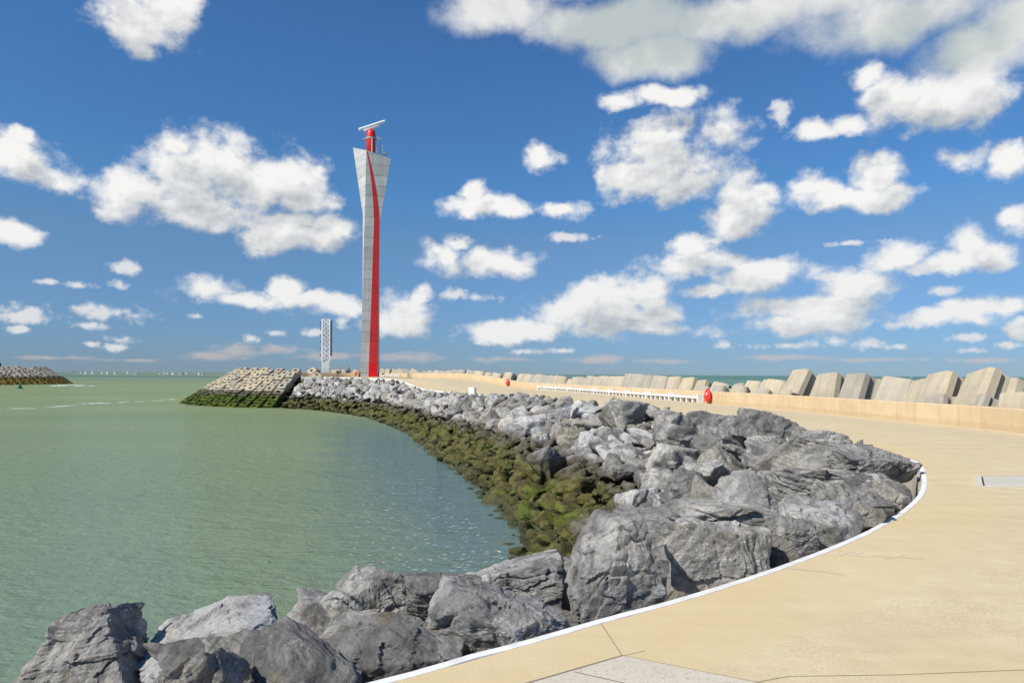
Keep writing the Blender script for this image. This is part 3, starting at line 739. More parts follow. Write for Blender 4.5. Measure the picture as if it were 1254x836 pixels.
def flat_poly(name, pts, z, mat, kind='structure', thick=0.0):
    mb = MB(); mb.face([(p.x, p.y, z) for p in pts])
    o = mb.build(name, mat); tag(o, kind=kind); return o
def flat_line(mb, pts, w, z):
    pts = [Vector((p.x, p.y)) for p in pts]; nn = normals(pts)
    for i in range(len(pts) - 1):
        a, b = pts[i], pts[i + 1]
        mb.face([(*(a - nn[i] * w / 2), z), (*(a + nn[i] * w / 2), z), (*(b + nn[i + 1] * w / 2), z), (*(b - nn[i + 1] * w / 2), z)])
def build_marks():
    ap = U(762, 803); l1 = U(655, 834); l2 = ap + (l1 - ap) * 6; r1 = U(925, 835.5); r2 = ap + (r1 - ap) * 5
    flat_poly('pale_concrete_slab', [ap, l2, r2], 0.004, M['slab'])
    mb = MB()
    flat_line(mb, [ap, l2], 0.011, 0.0075); flat_line(mb, [ap, r2], 0.006, 0.0075)
    a = U(703, 823); flat_line(mb, [a, a + (U(760, 836) - a) * 4], 0.007, 0.0075)
    flat_line(mb, [U(735, 762), ap], 0.006, 0.0035); flat_line(mb, [ap, U(790, 796.5)], 0.004, 0.0035)
    flat_line(mb, [U(925, 835.5), U(965, 828), U(1100, 826), U(1254, 820)], 0.0045, 0.0035)
    mb.bm.normal_update(); tag(mb.build('expansion_joint_lines', M['joint_dark'], fix=False), kind='structure')
    mb = MB()
    flat_line(mb, [U(960, 695), U(1010, 700), U(1035, 704)], 0.02, 0.0032)
    flat_line(mb, [U(1141, 594), U(1178, 594.5)], 0.02, 0.0032)
    mb.bm.normal_update(); tag(mb.build('pale_seam_lines', M['slab'], fix=False), kind='structure')
    # faint chalk scribble
    mb = MB()
    for cx, cy, rx, ry in ((1030, 677, 7, 2.6), (1043, 678, 6, 2.2), (1056, 679, 7, 2.4)):
        flat_line(mb, [U(cx + rx * math.cos(a * 0.628), cy + ry * math.sin(a * 0.628)) for a in range(11)], 0.014, 0.003)
    flat_line(mb, [U(1066, 680), U(1090, 682), U(1130, 684)], 0.012, 0.0036)
    flat_line(mb, [U(1085, 685), U(1100, 681), U(1108, 679)], 0.014, 0.0042)
    mb.bm.normal_update(); tag(mb.build('chalk_marks', M['chalk'], fix=False), kind='structure')
    # slotted drain
    a, b, c, d = U(1194, 583.5), U(1262, 583.5), U(1268, 597), U(1196, 597)
    mb = MB(); ex = (b - a).normalized(); L = 2.6; W = (a - d).length; ey = (a - d).normalized()
    o = d
    root = empty('drain_cover', (o.x, o.y, 0.0)); tag(root, 'pale slotted drain cover set into the sandy promenade', 'drain')
    def at(u, v, z): return o + ex * u + ey * v + Vector((0, 0, z)) - Vector((o.x, o.y, 0))
    Mx = Matrix((ex, ey, Vector((0, 0, 1)))).transposed()
    f = MB(); f.box(at(L / 2, 0.04, 0.012), (L, 0.08, 0.03), Mx); f.box(at(L / 2, W - 0.04, 0.012), (L, 0.08, 0.03), Mx); f.box(at(0.06, W / 2, 0.012), (0.12, W - 0.162, 0.03), Mx)
    f.build('frame', M['drain'], root)
    k = 4; sw = (W - 0.16) / k
    for j in range(k):
        g = MB(); g.box(at(0.16 + L / 2, 0.08 + sw * (j + 0.5), 0.006), (L, sw * 0.80, 0.022), Mx); g.build('slat', M['drain'], root)
    s_ = MB(); s_.box(at(L / 2 + 0.10, W / 2, -0.004), (L - 0.05, W - 0.17, 0.014), Mx); s_.build('channel', M['slot'], root)

def build_walls():
    def wall(pl, name, label, first_white=2):
        pts = resample(pl, 1.12)
        nn = normals(pts)
        verts, faces, uv = [], [], []
        def addbox(A, B, nA, nB, th, z0, z1, ins, pid, bev=0.03):
            base = len(verts); g = 0.008
            d = (B - A).normalized(); A = A + d * g; B = B - d * g
            for Q, nq in ((A, nA), (B, nB)):
                gz = ground_z(Q.x, Q.y)
                for off, z in ((ins, z0), (ins, z1 - bev), (ins + bev, z1), (th - bev, z1), (th, z1 - bev), (th, z0)):
                    v = Q + nq * off; verts.append((v.x, v.y, gz + z)); uv.append((pid + 0.5, z))
            for k in range(5): faces.append((base + k, base + k + 1, base + 6 + k + 1, base + 6 + k))
            faces.append((base, base + 6, base + 11, base + 5)); faces.append((base + 5, base + 11, base + 10, base + 4)) if False else None
            faces.append((base, base + 5, base + 4, base + 1)); faces.append((base + 1, base + 4, base + 3, base + 2))
            faces.append((base + 6, base + 7, base + 10, base + 11)); faces.append((base + 7, base + 8, base + 9, base + 10))
        for i in range(len(pts) - 1):
            addbox(pts[i], pts[i + 1], nn[i], nn[i + 1], 0.42, -0.3, WALL_H, 0.0, i)
        me = np_mesh(name, verts, faces, False)
        l = me.uv_layers.new(name='along'); idx = np.zeros(len(me.loops), dtype=np.int32); me.loops.foreach_get('vertex_index', idx)
        l.data.foreach_set('uv', np.array(uv, dtype=np.float32)[idx].ravel())
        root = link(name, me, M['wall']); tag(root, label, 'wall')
        for kind, nm in ((0, 'dark_joint'), (1, 'white_joint')):
            mb = MB()
            for i in range(1, len(pts) - 1):
                if (i % 3 == first_white) == bool(kind):
                    p = pts[i]; gz = ground_z(p.x, p.y); d = Vector((-nn[i].y, nn[i].x))
                    Mx = Matrix((Vector((nn[i].x, nn[i].y, 0)), Vector((d.x, d.y, 0)), Vector((0, 0, 1)))).transposed()
                    q = p + nn[i] * 0.21
                    mb.box((q.x, q.y, gz + 0.28), (0.40 + (0.012 if kind else 0), 0.022 if kind else 0.016, 1.13 + (0.01 if kind else 0)), Mx)
            mb.build(nm, M['joint_white' if kind else 'joint_dark'], root)
    wall(WALL, 'parapet_wall', 'long sandy concrete parapet wall curving along the promenade before the grey cubes')
    wall(WALL2, 'parapet_wall', 'low sandy parapet wall curving round the pier head behind the striped tower')
# ------------------------------------------------------------------ rocks
_ico = {}
def ico(sub):
    if sub not in _ico:
        bm = bmesh.new(); bmesh.ops.create_icosphere(bm, subdivisions=sub, radius=1.0)
        v = np.array([x.co[:] for x in bm.verts]); f = np.array([[q.index for q in x.verts] for x in bm.faces]); bm.free()
        _ico[sub] = (v / np.linalg.norm(v, axis=1, keepdims=True), f)
    return _ico[sub]
SHAPES = {  # axis planes' distances, number of extra planes, sharpness, strata strength
    'blocky': ((0.80, 0.80, 0.80), 3, 80, 0.8), 'slab': ((0.92, 0.85, 0.60), 3, 80, 1.3), 'wedge': ((0.8, 0.8, 0.8), 4, 80, 1.0),
    'pointed': ((0.72, 0.72, 1.1), 4, 80, 0.75), 'rounded': ((0.9, 0.9, 0.85), 8, 40, 0.7)}
def rock_geo(seed, sub, shape):
    g = np.random.RandomState(seed); d, f = ico(sub)
    ax, extra, sharp, strata = SHAPES[shape]
    N, D = [], []
    for k in range(3):
        for sgn in (-1, 1):
            n = np.zeros(3); n[k] = sgn; n += g.normal(0, 0.20, 3); N.append(n / np.linalg.norm(n)); D.append(ax[k] * g.uniform(0.82, 1.12))
    for k in range(extra):
        n = g.normal(0, 1, 3); N.append(n / np.linalg.norm(n)); D.append(g.uniform(0.72, 1.02))
    if shape == 'wedge':
        n = np.array([g.uniform(-1, 1), g.uniform(-1, 1), 0.9]); N.append(n / np.linalg.norm(n)); D.append(0.35)
    if shape == 'pointed':
        for a in (0, 2.1, 4.2):
            a += g.uniform(-.5, .5); n = np.array([math.cos(a), math.sin(a), 0.55]); N.append(n / np.linalg.norm(n)); D.append(0.62)
    N = np.array(N); D = np.array(D)
    q = np.maximum(d @ N.T, 1e-4) / D
    r = (q ** sharp).sum(axis=1) ** (-1.0 / sharp)
    p = d * r[:, None]
    # broken corners and spalled faces
    for k in range(9 if shape != 'rounded' else 12):
        n = g.normal(0, 1, 3); n /= np.linalg.norm(n); h = p @ n
        cut = h.max() * g.uniform(0.66, 0.95); ov = np.maximum(h - cut, 0) * g.uniform(0.82, 1.0); p = p - ov[:, None] * n
    # bedding planes weathered into small ledges
    ns = g.normal(0, 1, 3); ns[2] *= 1.2; ns /= np.linalg.norm(ns)
    c = (p @ ns) * g.uniform(4.5, 7.5) + 1.3 * fbm(p * 1.1, 3, .5, seed + 5)
    ci = np.floor(c); cf = c - ci
    tab = g.uniform(-1, 1, 64); a = tab[(ci.astype(int)) % 64]; b = tab[(ci.astype(int) + 1) % 64]
    st = a + (b - a) * np.clip((cf - 0.62) / 0.38, 0, 1) ** 2
    lat = d - (d @ ns)[:, None] * ns
    p = p + lat * (st * 0.036 * strata)[:, None]
    groove = np.exp(-((cf - 0.62) / 0.07) ** 2)
    p = p - lat * (groove * 0.018 * strata)[:, None]
    # open cracks
    for k in range(4):
        n = g.normal(0, 1, 3); n /= np.linalg.norm(n)
        x = p @ n - g.uniform(-.5, .5) + 0.16 * fbm(p * 1.6, 3, .5, seed + 41 + k)
        side = fbm(p * 0.9, 2, .5, seed + 61 + k) > -0.05
        p = p - d * (np.where(side, np.exp(-(x / 0.022) ** 2) * 0.045 + np.where(x > 0, np.exp(-x / 0.12), 0) * 0.022, 0))[:, None]
    # faces broken along random planes: each cell of stone keeps its own tilt and level
    def chip(p, n, amp, step, seed_):
        q = p + 0.05 * np.stack([fbm(p * 2.2, 2, .5, seed_ + j) for j in range(3)], axis=1)
        s = p[g.randint(0, len(p), n)] * g.uniform(.75, 1.02, (n, 1))
        def met(a): return np.concatenate([a, (a @ ns)[:, None] * 1.6], axis=1)
        A, B = met(q), met(s)
        d2 = (A ** 2).sum(1)[:, None] - 2 * A @ B.T + (B ** 2).sum(1)[None, :]
        k = d2.argmin(axis=1)
        tl = g.normal(0, 1, (n, 3)); off = g.uniform(-1, 1, n)
        return p + d * (((p - s[k]) * tl[k]).sum(1) * amp + off[k] * step)[:, None]
    p = chip(p, 22, 0.085, 0.022, seed + 71)
    if sub >= 4: p = chip(p, 120, 0.085, 0.012, seed + 81)
    if sub >= 5: p = chip(p, 420, 0.045, 0.005, seed + 91)
    # lumps, hollows, ridges
    p = p + d * (0.045 * fbm(p * 1.25, 3, .5, seed + 9))[:, None]
    p = p + d * (0.018 * fbm(p * 3.0, 4, .55, seed + 23, True))[:, None]
    if sub >= 4:
        p = p + d * (0.010 * fbm(p * 7.5, 3 if sub < 6 else 4, .58, seed + 31))[:, None]
    lo, hi = p.min(axis=0), p.max(axis=0)
    p = (p - (lo + hi) / 2) / ((hi - lo) / 2)
    return p, f

HEROES = [  # cx, cy, w, h, D, depth share, shape, seed, tilt(x,y,z), tone, white, tint, label   (photo pixels)
 (103,808,158,118,6.1,1.0,'pointed',101,(0,.05,.4),.46,.25,.75,'tall brownish grey boulder standing apart at the water, nearest to the open harbour'),
 (262,792,182,84,6.5,1.0,'wedge',113,(-.1,-.12,.2),.52,.9,.7,'low sloping boulder with a big chalky white patch on its crest'),
 (288,836,230,92,5.3,.7,'slab',107,(.12,-.10,.3),.30,.1,.8,'flat dark brownish slab in front of the white patched boulder'),
 (455,808,225,108,5.35,.7,'rounded',131,(.1,.08,.1),.37,.3,.6,'broad dark grey rounded boulder lying against the near kerb'),
 (448,740,112,84,7.3,1.0,'rounded',137,(0,.1,.5),.50,.3,.7,'pale rounded boulder with upright dark streaks, at the outer edge over the water'),
 (540,731,104,70,7.1,1.0,'blocky',139,(0,.05,.2),.30,.15,.5,'dark blocky boulder behind the speckled one, sunlit only on top'),
 (640,712,112,68,7.6,1.0,'wedge',149,(0,.15,.1),.50,.3,.5,'smooth grey wedge with one lit slope, between the dark block and the tallest boulder'),
 (617,764,200,92,5.7,.75,'rounded',151,(.05,.1,.2),.42,.62,.45,'wide boulder with a white speckled front, touching the near kerb'),
 (752,697,124,118,6.5,.85,'blocky',157,(.05,-.05,.45),.50,.25,.5,'tallest upright grey block, rising over the kerb with cracked faces'),
 (872,688,186,120,7.4,.8,'slab',163,(.12,.06,.15),.52,.35,.65,'huge layered pale slab with a black shaded hollow beside the kerb'),
 (880,632,180,42,8.9,.8,'slab',167,(.05,.02,.1),.46,.45,.6,'long flat layered slab lying behind the huge pale slab'),
 (906,617,98,82,9.3,.8,'pointed',173,(0,.30,.2),.50,.45,.6,'pointed boulder rising from the flat slabs, pale on its sunny flank'),
 (972,664,104,64,8.3,.9,'blocky',179,(.1,.1,.3),.40,.2,.7,'brownish dark block by the kerb, beside a white speckled boulder'),
 (1018,652,72,68,8.9,.9,'blocky',181,(.1,.1,.2),.44,.8,.6,'boulder with a white speckled face on the kerb side'),
 (1078,626,118,78,10.6,.9,'blocky',191,(.1,.12,.3),.38,.2,.7,'large dark boulder with a flat top filling the foot of the kerb bend'),
 (1015,597,150,56,11.6,.9,'slab',193,(.1,.05,.1),.42,.2,.65,'broad low layered slab lying level inside the kerb bend'),
 (1060,574,140,58,13.4,.9,'slab',197,(.08,.08,.2),.38,.2,.6,'broadest dark layered slab reaching to the tip of the kerb bend'),
 (1012,545,104,40,15.6,.8,'blocky',199,(.05,.1,.1),.46,.25,.6,'straight topped grey slab under the far run of the kerb bend'),
 (950,560,90,44,14.4,.9,'rounded',211,(.1,.1,.6),.46,.3,.6,'rounded ledge of grey rock behind the broad slabs of the kerb bend'),
 (968,524,78,46,17.5,.9,'blocky',223,(0,.2,.3),.33,.2,.5,'dark creased boulder against the far run of the kerb'),
 (910,533,70,46,17.5,.9,'slab',227,(0,-.3,.3),.40,.3,.5,'boulder of folded bands, tilted towards the promenade'),
 (868,526,58,42,20.0,1.0,'blocky',229,(0,.06,.1),.30,.2,.35,'squared dark block with a flat face, at the top edge of the bank'),
 (842,601,58,50,12.2,.9,'pointed',233,(0,.45,.2),.30,.1,.6,'leaning pointed boulder whose flank towards the kerb bend is black'),
 (783,612,66,40,12.4,.9,'slab',239,(0,-.28,.2),.60,.3,.3,'smooth pale bluish slab tilted towards the water'),
 (798,638,150,26,10.6,.6,'slab',241,(.03,-.06,.1),.42,.2,.7,'long narrow plank of grey rock lying level'),
 (744,648,100,46,11.0,.5,'slab',251,(0,-.42,.2),.36,.1,.85,'long brown plank of rock sloping down to the mossy stones'),
 (797,586,46,26,13.4,.9,'blocky',257,(0,.05,.2),.24,.2,.4,'small blackish block lying alone between paler boulders of the dry slope'),
 (820,562,64,38,15.3,.9,'rounded',263,(0,.1,.4),.60,.5,.7,'pale cream boulder in the middle of the dry slope'),
 (870,583,60,36,13.2,.9,'blocky',269,(0,.1,.4),.46,.3,.6,'grey boulder between the leaning black one and the kerb bend'),
 (830,542,60,42,17.0,.9,'wedge',271,(0,.1,.4),.42,.3,.5,'angular grey wedge midway down the dry slope'),
 (706,503,18,24,33.5,.9,'pointed',277,(0,.2,.4),.75,1.0,.3,'narrow bright white stone at the top edge of the bank'),
 (658,520,36,26,30.0,.9,'blocky',281,(0,-.1,.4),.66,.75,.4,'bright white topped block on the upper bank'),
 (672,566,52,44,23.5,.9,'wedge',283,(0,-.35,.4),.32,.1,.35,'dark ribbed boulder leaning over the mossy band'),
 (768,510,48,40,23.5,.9,'blocky',293,(0,.1,.3),.44,.2,.6,'grey block with a pale square face high on the bank'),
 (822,525,46,40,20.5,.9,'wedge',307,(0,.2,.3),.38,.3,.5,'wedge with a light left flank below the promenade edge'),
]
HEROES = [h if 'left' not in h[-1] else h[:-1] + ('wedge with one light flank just below the promenade edge',) for h in HEROES]

def words_for(q, i, t, size, tone, white, tint, shape, mossy):
    D = q.y
    sec = ('near the camera' if D < 9 else 'inside the kerb bend' if D < 19 else 'opposite the nearest lifebuoy case' if D < 34 else
           'below the long white bench' if D < 58 else 'near the white marker block' if D < 82 else 'below the striped tower')
    zone = ('along the top edge' if t < .14 else 'high on the dry bank' if t < .32 else 'midway down the bank' if t < .5 else 'in the mossy band' if t < .86 else 'at the waterline')
    if mossy: tn = 'bright olive' if tone > .55 else 'dark olive' if tone < .42 else 'olive brown'
    elif white > .72: tn = 'white patched'
    else: tn = 'pale' if tone > .55 else 'charcoal' if tone < .36 else 'bluish grey' if tint < .4 else 'brownish grey' if tint > .68 else 'mid grey'
    sz = 'big' if size > .62 else 'small' if size < .34 else 'medium'
    return f"{sz} {tn} {shape} {'stone' if mossy else 'boulder'} {zone}, {sec}"

_bt = None
def bank_height(x, y):
    global _bt
    if _bt is None:
        pts = [bank_point(i * .34, t * .03) for i in range(int((len(BC) - 1) / .34)) for t in range(0, 38)]
        _bt = np.array([p[:] for p in pts])
    d = (_bt[:, 0] - x) ** 2 + (_bt[:, 1] - y) ** 2
    k = int(d.argmin())
    return float(_bt[k, 2]), float(d[k])
def seat_depth(px, py, guess):
    D = 4.2
    while D < 45:
        q = P(px, py, D); z, d2 = bank_height(q.x, q.y)
        if d2 < 0.12 and q.z <= z + 0.12: return D
        D += .08
    return guess
def build_rocks():
    r = random.Random(4)
    placed = []                                # (x, y, radius)
    cell = {}
    def clash(x, y, rad, k):
        cx, cy = int(x // 2), int(y // 2)
        for a in range(cx - 1, cx + 2):
            for b in range(cy - 1, cy + 2):
                for (px, py, pr) in cell.get((a, b), ()):
                    if (px - x) ** 2 + (py - y) ** 2 < ((pr + rad) * k) ** 2: return True
        return False
    def put(x, y, rad): cell.setdefault((int(x // 2), int(y // 2)), []).append((x, y, rad))
    # the ones that can be told apart in the foreground
    for cx, cy, w, h, D, dep, shape, seed, tilt, tone, white, tint, label in HEROES:
        if cx > 840 and w > 85: w *= .78; h *= .88
        sub = 6 if w > 80 else 5
        D0 = D; D = seat_depth(cx, cy + h * .25, D) if D > 9.5 else D; D = min(D, D0 * 1.9)
        p, f = rock_geo(seed, sub, shape)
        for _ in range(60):                    # keep clear of the kerb
            c = P(cx, cy, D); sx = w / 2 * D / FPX; sy = sx * dep
            kd, _, kc = nearest_on(KERB, c.to_2d()); wv_ = nearest_on(BW, c.to_2d())[2] - kc
            nv = (c.to_2d() - kc).normalized()
            if (kd if (c.to_2d() - kc).dot(wv_) > 0 else -kd) >= 0.13 + (1.02 if abs(nv.x) > .75 else 0.84) * math.hypot(sx * nv.x, sy * nv.y): break
            if abs(nv.x) > .75: cx -= 1.6
            else: D += .06
        sx, sz = w / 2 * D / FPX, h / 2 * D / FPX
        Rm = Euler(tilt).to_matrix(); Rn = np.array(Rm)
        sy = sx * dep
        p = p * np.array([sx, sy, sz * 1.15]); pr = p @ Rn.T
        ext = (pr.max(axis=0) - pr.min(axis=0)) / 2
        p = p @ np.diag([1, 1, 1]); k = np.array([sx / ext[0], 1.0, sz * 1.1 / ext[2]])
        pr = pr * k
        me = np_mesh('boulder', pr, f, sub < 6)
        o = link('boulder', me, M['rock'])
        o.location = c
        o.color = (tone * 1.2, white, tint * .65, 1)
        tag(o, label, 'boulder', 'boulders of the rock bank')
        m = max(sx, min(sy, 1.2))
        for a in np.linspace(-1, 1, 5):
            put(c.x + a * sx * 0.7, c.y, min(sx, sy) * 0.72)
    # library of shapes
    names = list(SHAPES)
    lib = {}
    for k in range(20):
        shp = names[k % 5]
        for sub in (3, 4, 5): lib[(k, sub)] = rock_geo(500 + k * 7, sub, shp)
    libme = {}
    items = []
    nI = len(BC) - 1
    segL = [(BC[i + 1] - BC[i]).length * .5 + (BW[i + 1] - BW[i]).length * .5 for i in range(nI)]
    cum = np.cumsum(segL); tot = cum[-1]
    def sample(t0, t1):
        x = r.uniform(0, tot); i = int(np.searchsorted(cum, x)); i = min(i, nI - 1)
        return i + r.random(), r.uniform(t0, t1)
    passes = [(0.02, .50, .62, .92, 1500, .80), (0.02, .52, .42, .62, 4200, .80), (0.46, .95, .36, .66, 1300, .85), (0.0, .56, .24, .42, 7000, .80), (0.48, 1.1, .24, .38, 6500, .82), (0.48, 1.14, .14, .25, 12000, .84), (0.02, .6, .15, .24, 5000, .80)]
    for t0, t1, a, b, cnt, kk in passes:
        for _ in range(cnt):
            i, t = sample(t0, t1); q = bank_point(i, t)
            rad = r.uniform(a, b)
            if q.y < 1.5 or q.y > 132: continue
            if abs(q.x) > q.y * 0.80 + 1.5: continue
            if rad < .24 and q.y > 75: continue
            pxx = to_px(q)[0] if q.y > 2 else 0
            if q.y < 9.5 and pxx < 215 and rad > .2: continue
            if q.y < 6.8 and rad > .38: continue
            d_k = q.to_2d(); edge = nearest_on(BC[max(0, int(i) - 6):int(i) + 8], d_k)[0]
            if edge < rad * (1.22 if q.y < 30 else .95) + 0.15: continue
            if (q.to_2d() - Vector((-36, 147))).length < 31 and q.x < -38.2: continue
            if clash(q.x, q.y, rad, kk): continue
            put(q.x, q.y, rad)
            mossy = q.z < -2.05
            lift = 0.30 if t < .2 else 0.22
            q.z += rad * r.uniform(-.1, .25) - 0.35 + (lift if not mossy else 0.1) + ((0.34 + .26 * sstep(22, 40, q.y)) * (1 - t / .16) if t < .16 else 0)
            items.append([q, i, t, rad, mossy])
    data = []
    for q, i, t, rad, mossy in items:
        k = r.randrange(20)
        el = r.uniform(1.0, 1.55)
        sc = Vector((rad * el, rad * r.uniform(.85, 1.15), rad * r.uniform(.55, .95)))
        if mossy: sc.z = rad * r.uniform(.55, .8)
        eu = Euler((r.uniform(-.6, .6), r.uniform(-.6, .6), r.uniform(0, 6.28)))
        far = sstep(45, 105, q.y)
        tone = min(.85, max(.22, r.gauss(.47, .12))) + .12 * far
        white = r.random() ** 2.2
        if not mossy and 25 < q.y < 120 and r.random() < .05: white = 1.0
        tint = r.random()
        if q.y < 20: tint = .35 + .5 * tint
        data.append(dict(q=q, i=i, t=t, rad=rad, mossy=mossy, k=k, sc=sc, eu=eu, tone=tone, white=white, tint=tint))
    def vis(dt):                                # apparent size; those the camera can hardly see count less
        x = abs(dt['q'].x / dt['q'].y)
        v = dt['rad'] / dt['q'].y
        if x > 0.74: v *= 0.1
        px, py = to_px(dt['q'])
        if py > 850: v *= 0.05
        if dt['q'].z < WATER - .1: v *= 0.1
        if dt['q'].y < 14 and px < 690 and dt['t'] > .45: v *= 0.02     # hidden behind the near boulders
        return v
    for mossy in (False, True):
        grp = sorted([d for d in data if d['mossy'] == mossy], key=vis, reverse=True)
        lim = 300 - (0 if mossy else len(HEROES))
        ind, rest = grp[:lim], grp[lim:]
        name = 'mossy_stone' if mossy else 'boulder'
        labs = {}
        for dt in ind:
            sub = 5 if dt['rad'] / dt['q'].y * FPX > 17 else 4
            key = (dt['k'], sub)
            if key not in libme:
                libme[key] = np_mesh('boulder', *lib[key]); libme[key].materials.append(M['rock'])
            o = bpy.data.objects.new(name, libme[key]); COL.objects.link(o)
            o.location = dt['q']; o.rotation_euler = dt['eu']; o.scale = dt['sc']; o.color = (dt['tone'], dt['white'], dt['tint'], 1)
            lb = words_for(dt['q'], dt['i'], dt['t'], dt['rad'], dt['tone'], dt['white'], dt['tint'], names[dt['k'] % 5], mossy)
            labs.setdefault(lb, []).append(o)
        for lb, os_ in labs.items():
            os_.sort(key=lambda o: o.location.y)
            nm = ['nearest', 'middle', 'farthest'] if len(os_) == 3 else ['nearer', 'farther']
            for j, o in enumerate(os_):
                l2 = lb if len(os_) == 1 or len(os_) > 3 else f"{nm[j]} {lb}"
                tag(o, l2, 'mossy stone' if mossy else 'boulder', 'weedy stones of the tidal band' if mossy else 'boulders of the rock bank')
        # the remaining mass as one mesh
        vs, fs, cs = [], [], []; base = 0
        for dt in rest:
            sub = 4 if dt['rad'] / dt['q'].y * FPX > 13 else 3
            p, f = lib[(dt['k'], sub)]
            Mx = np.array(dt['eu'].to_matrix() @ Matrix.Diagonal(dt['sc']))
            v = p @ Mx.T + np.array(dt['q'])
            vs.append(v); fs.append(f + base); base += len(v)
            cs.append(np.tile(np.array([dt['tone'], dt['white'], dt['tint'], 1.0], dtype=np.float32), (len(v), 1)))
        nm = 'mossy_rubble' if mossy else 'grey_rubble'
        me = np_mesh(nm, np.concatenate(vs), np.concatenate(fs))
        at = me.color_attributes.new('tone', 'FLOAT_COLOR', 'POINT'); at.data.foreach_set('color', np.concatenate(cs).ravel())
        o = link(nm, me, M['rock_stuff'])
        tag(o, 'countless olive weedy stones filling the tidal band down to the water' if mossy else 'countless smaller grey stones filling the dry rock bank as far as the tower', 'stones', kind='stuff')
        print(nm, len(ind), len(rest), base)
# ------------------------------------------------------------------ concrete units
def offset_line(pl, d):
    nn = normals(pl)
    return [p + nn[i] * d for i, p in enumerate(pl)]
def on_line(pl, px, py=465):
    """where the sight line through photo column px meets the plan line pl -> point, direction"""
    a, _ = ray(px, py)
    best = None
    for i, (p, q) in enumerate(zip(pl, pl[1:])):
        if p.y < 1 or q.y < 1: continue
        f0, f1 = p.x - a * p.y, q.x - a * q.y
        if f0 * f1 <= 0 and f0 != f1:
            t = f0 / (f0 - f1); best = (p.lerp(q, t), (q - p).normalized()); break
    return best
def cube_mesh():
    pts = []
    c, gw, gi, gd = 0.105, 0.20, 0.12, 0.15
    side = [(-0.5 + c, -0.5), (-gw, -0.5), (-gi, -0.5 + gd), (gi, -0.5 + gd), (gw, -0.5), (0.5 - c, -0.5)]
    plain = [(-0.5 + c, -0.5), (-gw, -0.503), (-gi, -0.505), (gi, -0.505), (gw, -0.503), (0.5 - c, -0.5)]
    for k in range(4):
        a = k * math.pi / 2
        for x, y in (plain if k % 2 else side): pts.append((x * math.cos(a) - y * math.sin(a), x * math.sin(a) + y * math.cos(a)))
    mb = MB()
    e = 0.02
    mb.loft([[(x * (1 - e * 2), y * (1 - e * 2), -0.5) for x, y in pts], [(x, y, -0.5 + e) for x, y in pts],
             [(x * .89, y * .89, 0.5 - e) for x, y in pts], [(x * (.89 - e * 2), y * (.89 - e * 2), 0.5) for x, y in pts]])
    return mb.mesh('concrete_cube')
# photo column of the middle, photo row of the highest corner, side in metres, extra turn, row (0 behind, 1 low in front)
CUBES = [(1256,478,1.7,.0,1,.4),(1212,447,2.05,.05,0,.5),(1206,480,1.3,-.1,1,.35),(1160,452.5,1.9,-.08,0,.5),(1153,480.5,1.4,-.15,1,.35),(1136,461,1.7,.1,0,.62),(1100,459,2.0,.22,0,.62),
 (1056,456,1.95,.0,0,.52),(1022,455,1.95,-.1,0,.45),(984,450.5,1.9,-.05,0,.55),(953,463,1.8,.1,0,.5),(968,476.5,1.2,.1,1,.2),
 (946,464,1.7,.1,0,.5),(936,475,1.5,.0,1,.4),(925,465,1.7,.2,0,.55),(908,467.5,1.7,-.1,0,.5),(909,472,1.5,.1,1,.45),(883,466,1.85,.0,0,.55),(884,471,1.5,.1,1,.5),(864,464,1.9,-.1,0,.5),(862,471,1.5,.1,1,.5),
 (848,461,2.0,.05,0,.5),(832,460,2.0,-.1,0,.42),(812,459,2.0,0,0,.36),(798,459,2.0,.05,0,.36),(786,457,2.1,.0,0,.40),(776,457,2.1,.0,0,.45),(765,460,2.0,.1,0,.5),(757,460,2.0,.1,0,.5),(745,459.5,2.0,0,0,.5),(737,460,2.0,0,0,.5),
 (727,459,2.1,-.1,0,.5),(717,460,2.0,.1,0,.5),(709,461,1.9,.1,0,.5),(702,463,1.9,.1,0,.6),(688,458.8,2.2,.1,0,.55),(678,458.5,2.0,0,0,.55),(671,458.5,2.0,.0,0,.5),(663,457,2.1,0,0,.5),(657,457.5,2.1,.1,0,.55),
 (650,457,2.1,.1,0,.5),(642,457,2.1,-.1,0,.55),(625,455.5,2.4,0,0,.6),(609,455,2.2,0,0,.6),(600,456,1.8,0,0,.5),(589,453.5,2.4,.1,0,.6),(578,451.7,2.3,.1,0,.5),(568,452.5,2.1,0,0,.5),
 (561,452,2.2,.1,0,.5),(553,452.7,2.2,0,0,.55),(545,453.2,2.1,.1,0,.5),(537,452.8,2.1,0,0,.5),(529,452.2,2.2,.1,0,.55),(522,453.6,2.0,0,0,.5)]
CUBES2 = [(516,455,1.8,0,0,.4),(508,450,2.6,.1,0,.6),(499,450.7,2.1,0,0,.45),(492,450.9,2.1,0,0,.45),(485,451,2.1,.0,0,.45),(477,451,2.1,0,0,.45),(470,450.6,2.2,0,0,.4),(437,451.6,2.4,.1,0,.45),(423,452.2,2.2,0,0,.3),(411,452.2,2.2,0,0,.3),(386,451,2.2,0,0,.35)]
ORD = ['first','second','third','fourth','fifth','sixth','seventh','eighth','ninth','tenth','eleventh','twelfth','thirteenth','fourteenth','fifteenth','sixteenth','seventeenth','eighteenth','nineteenth','twentieth']
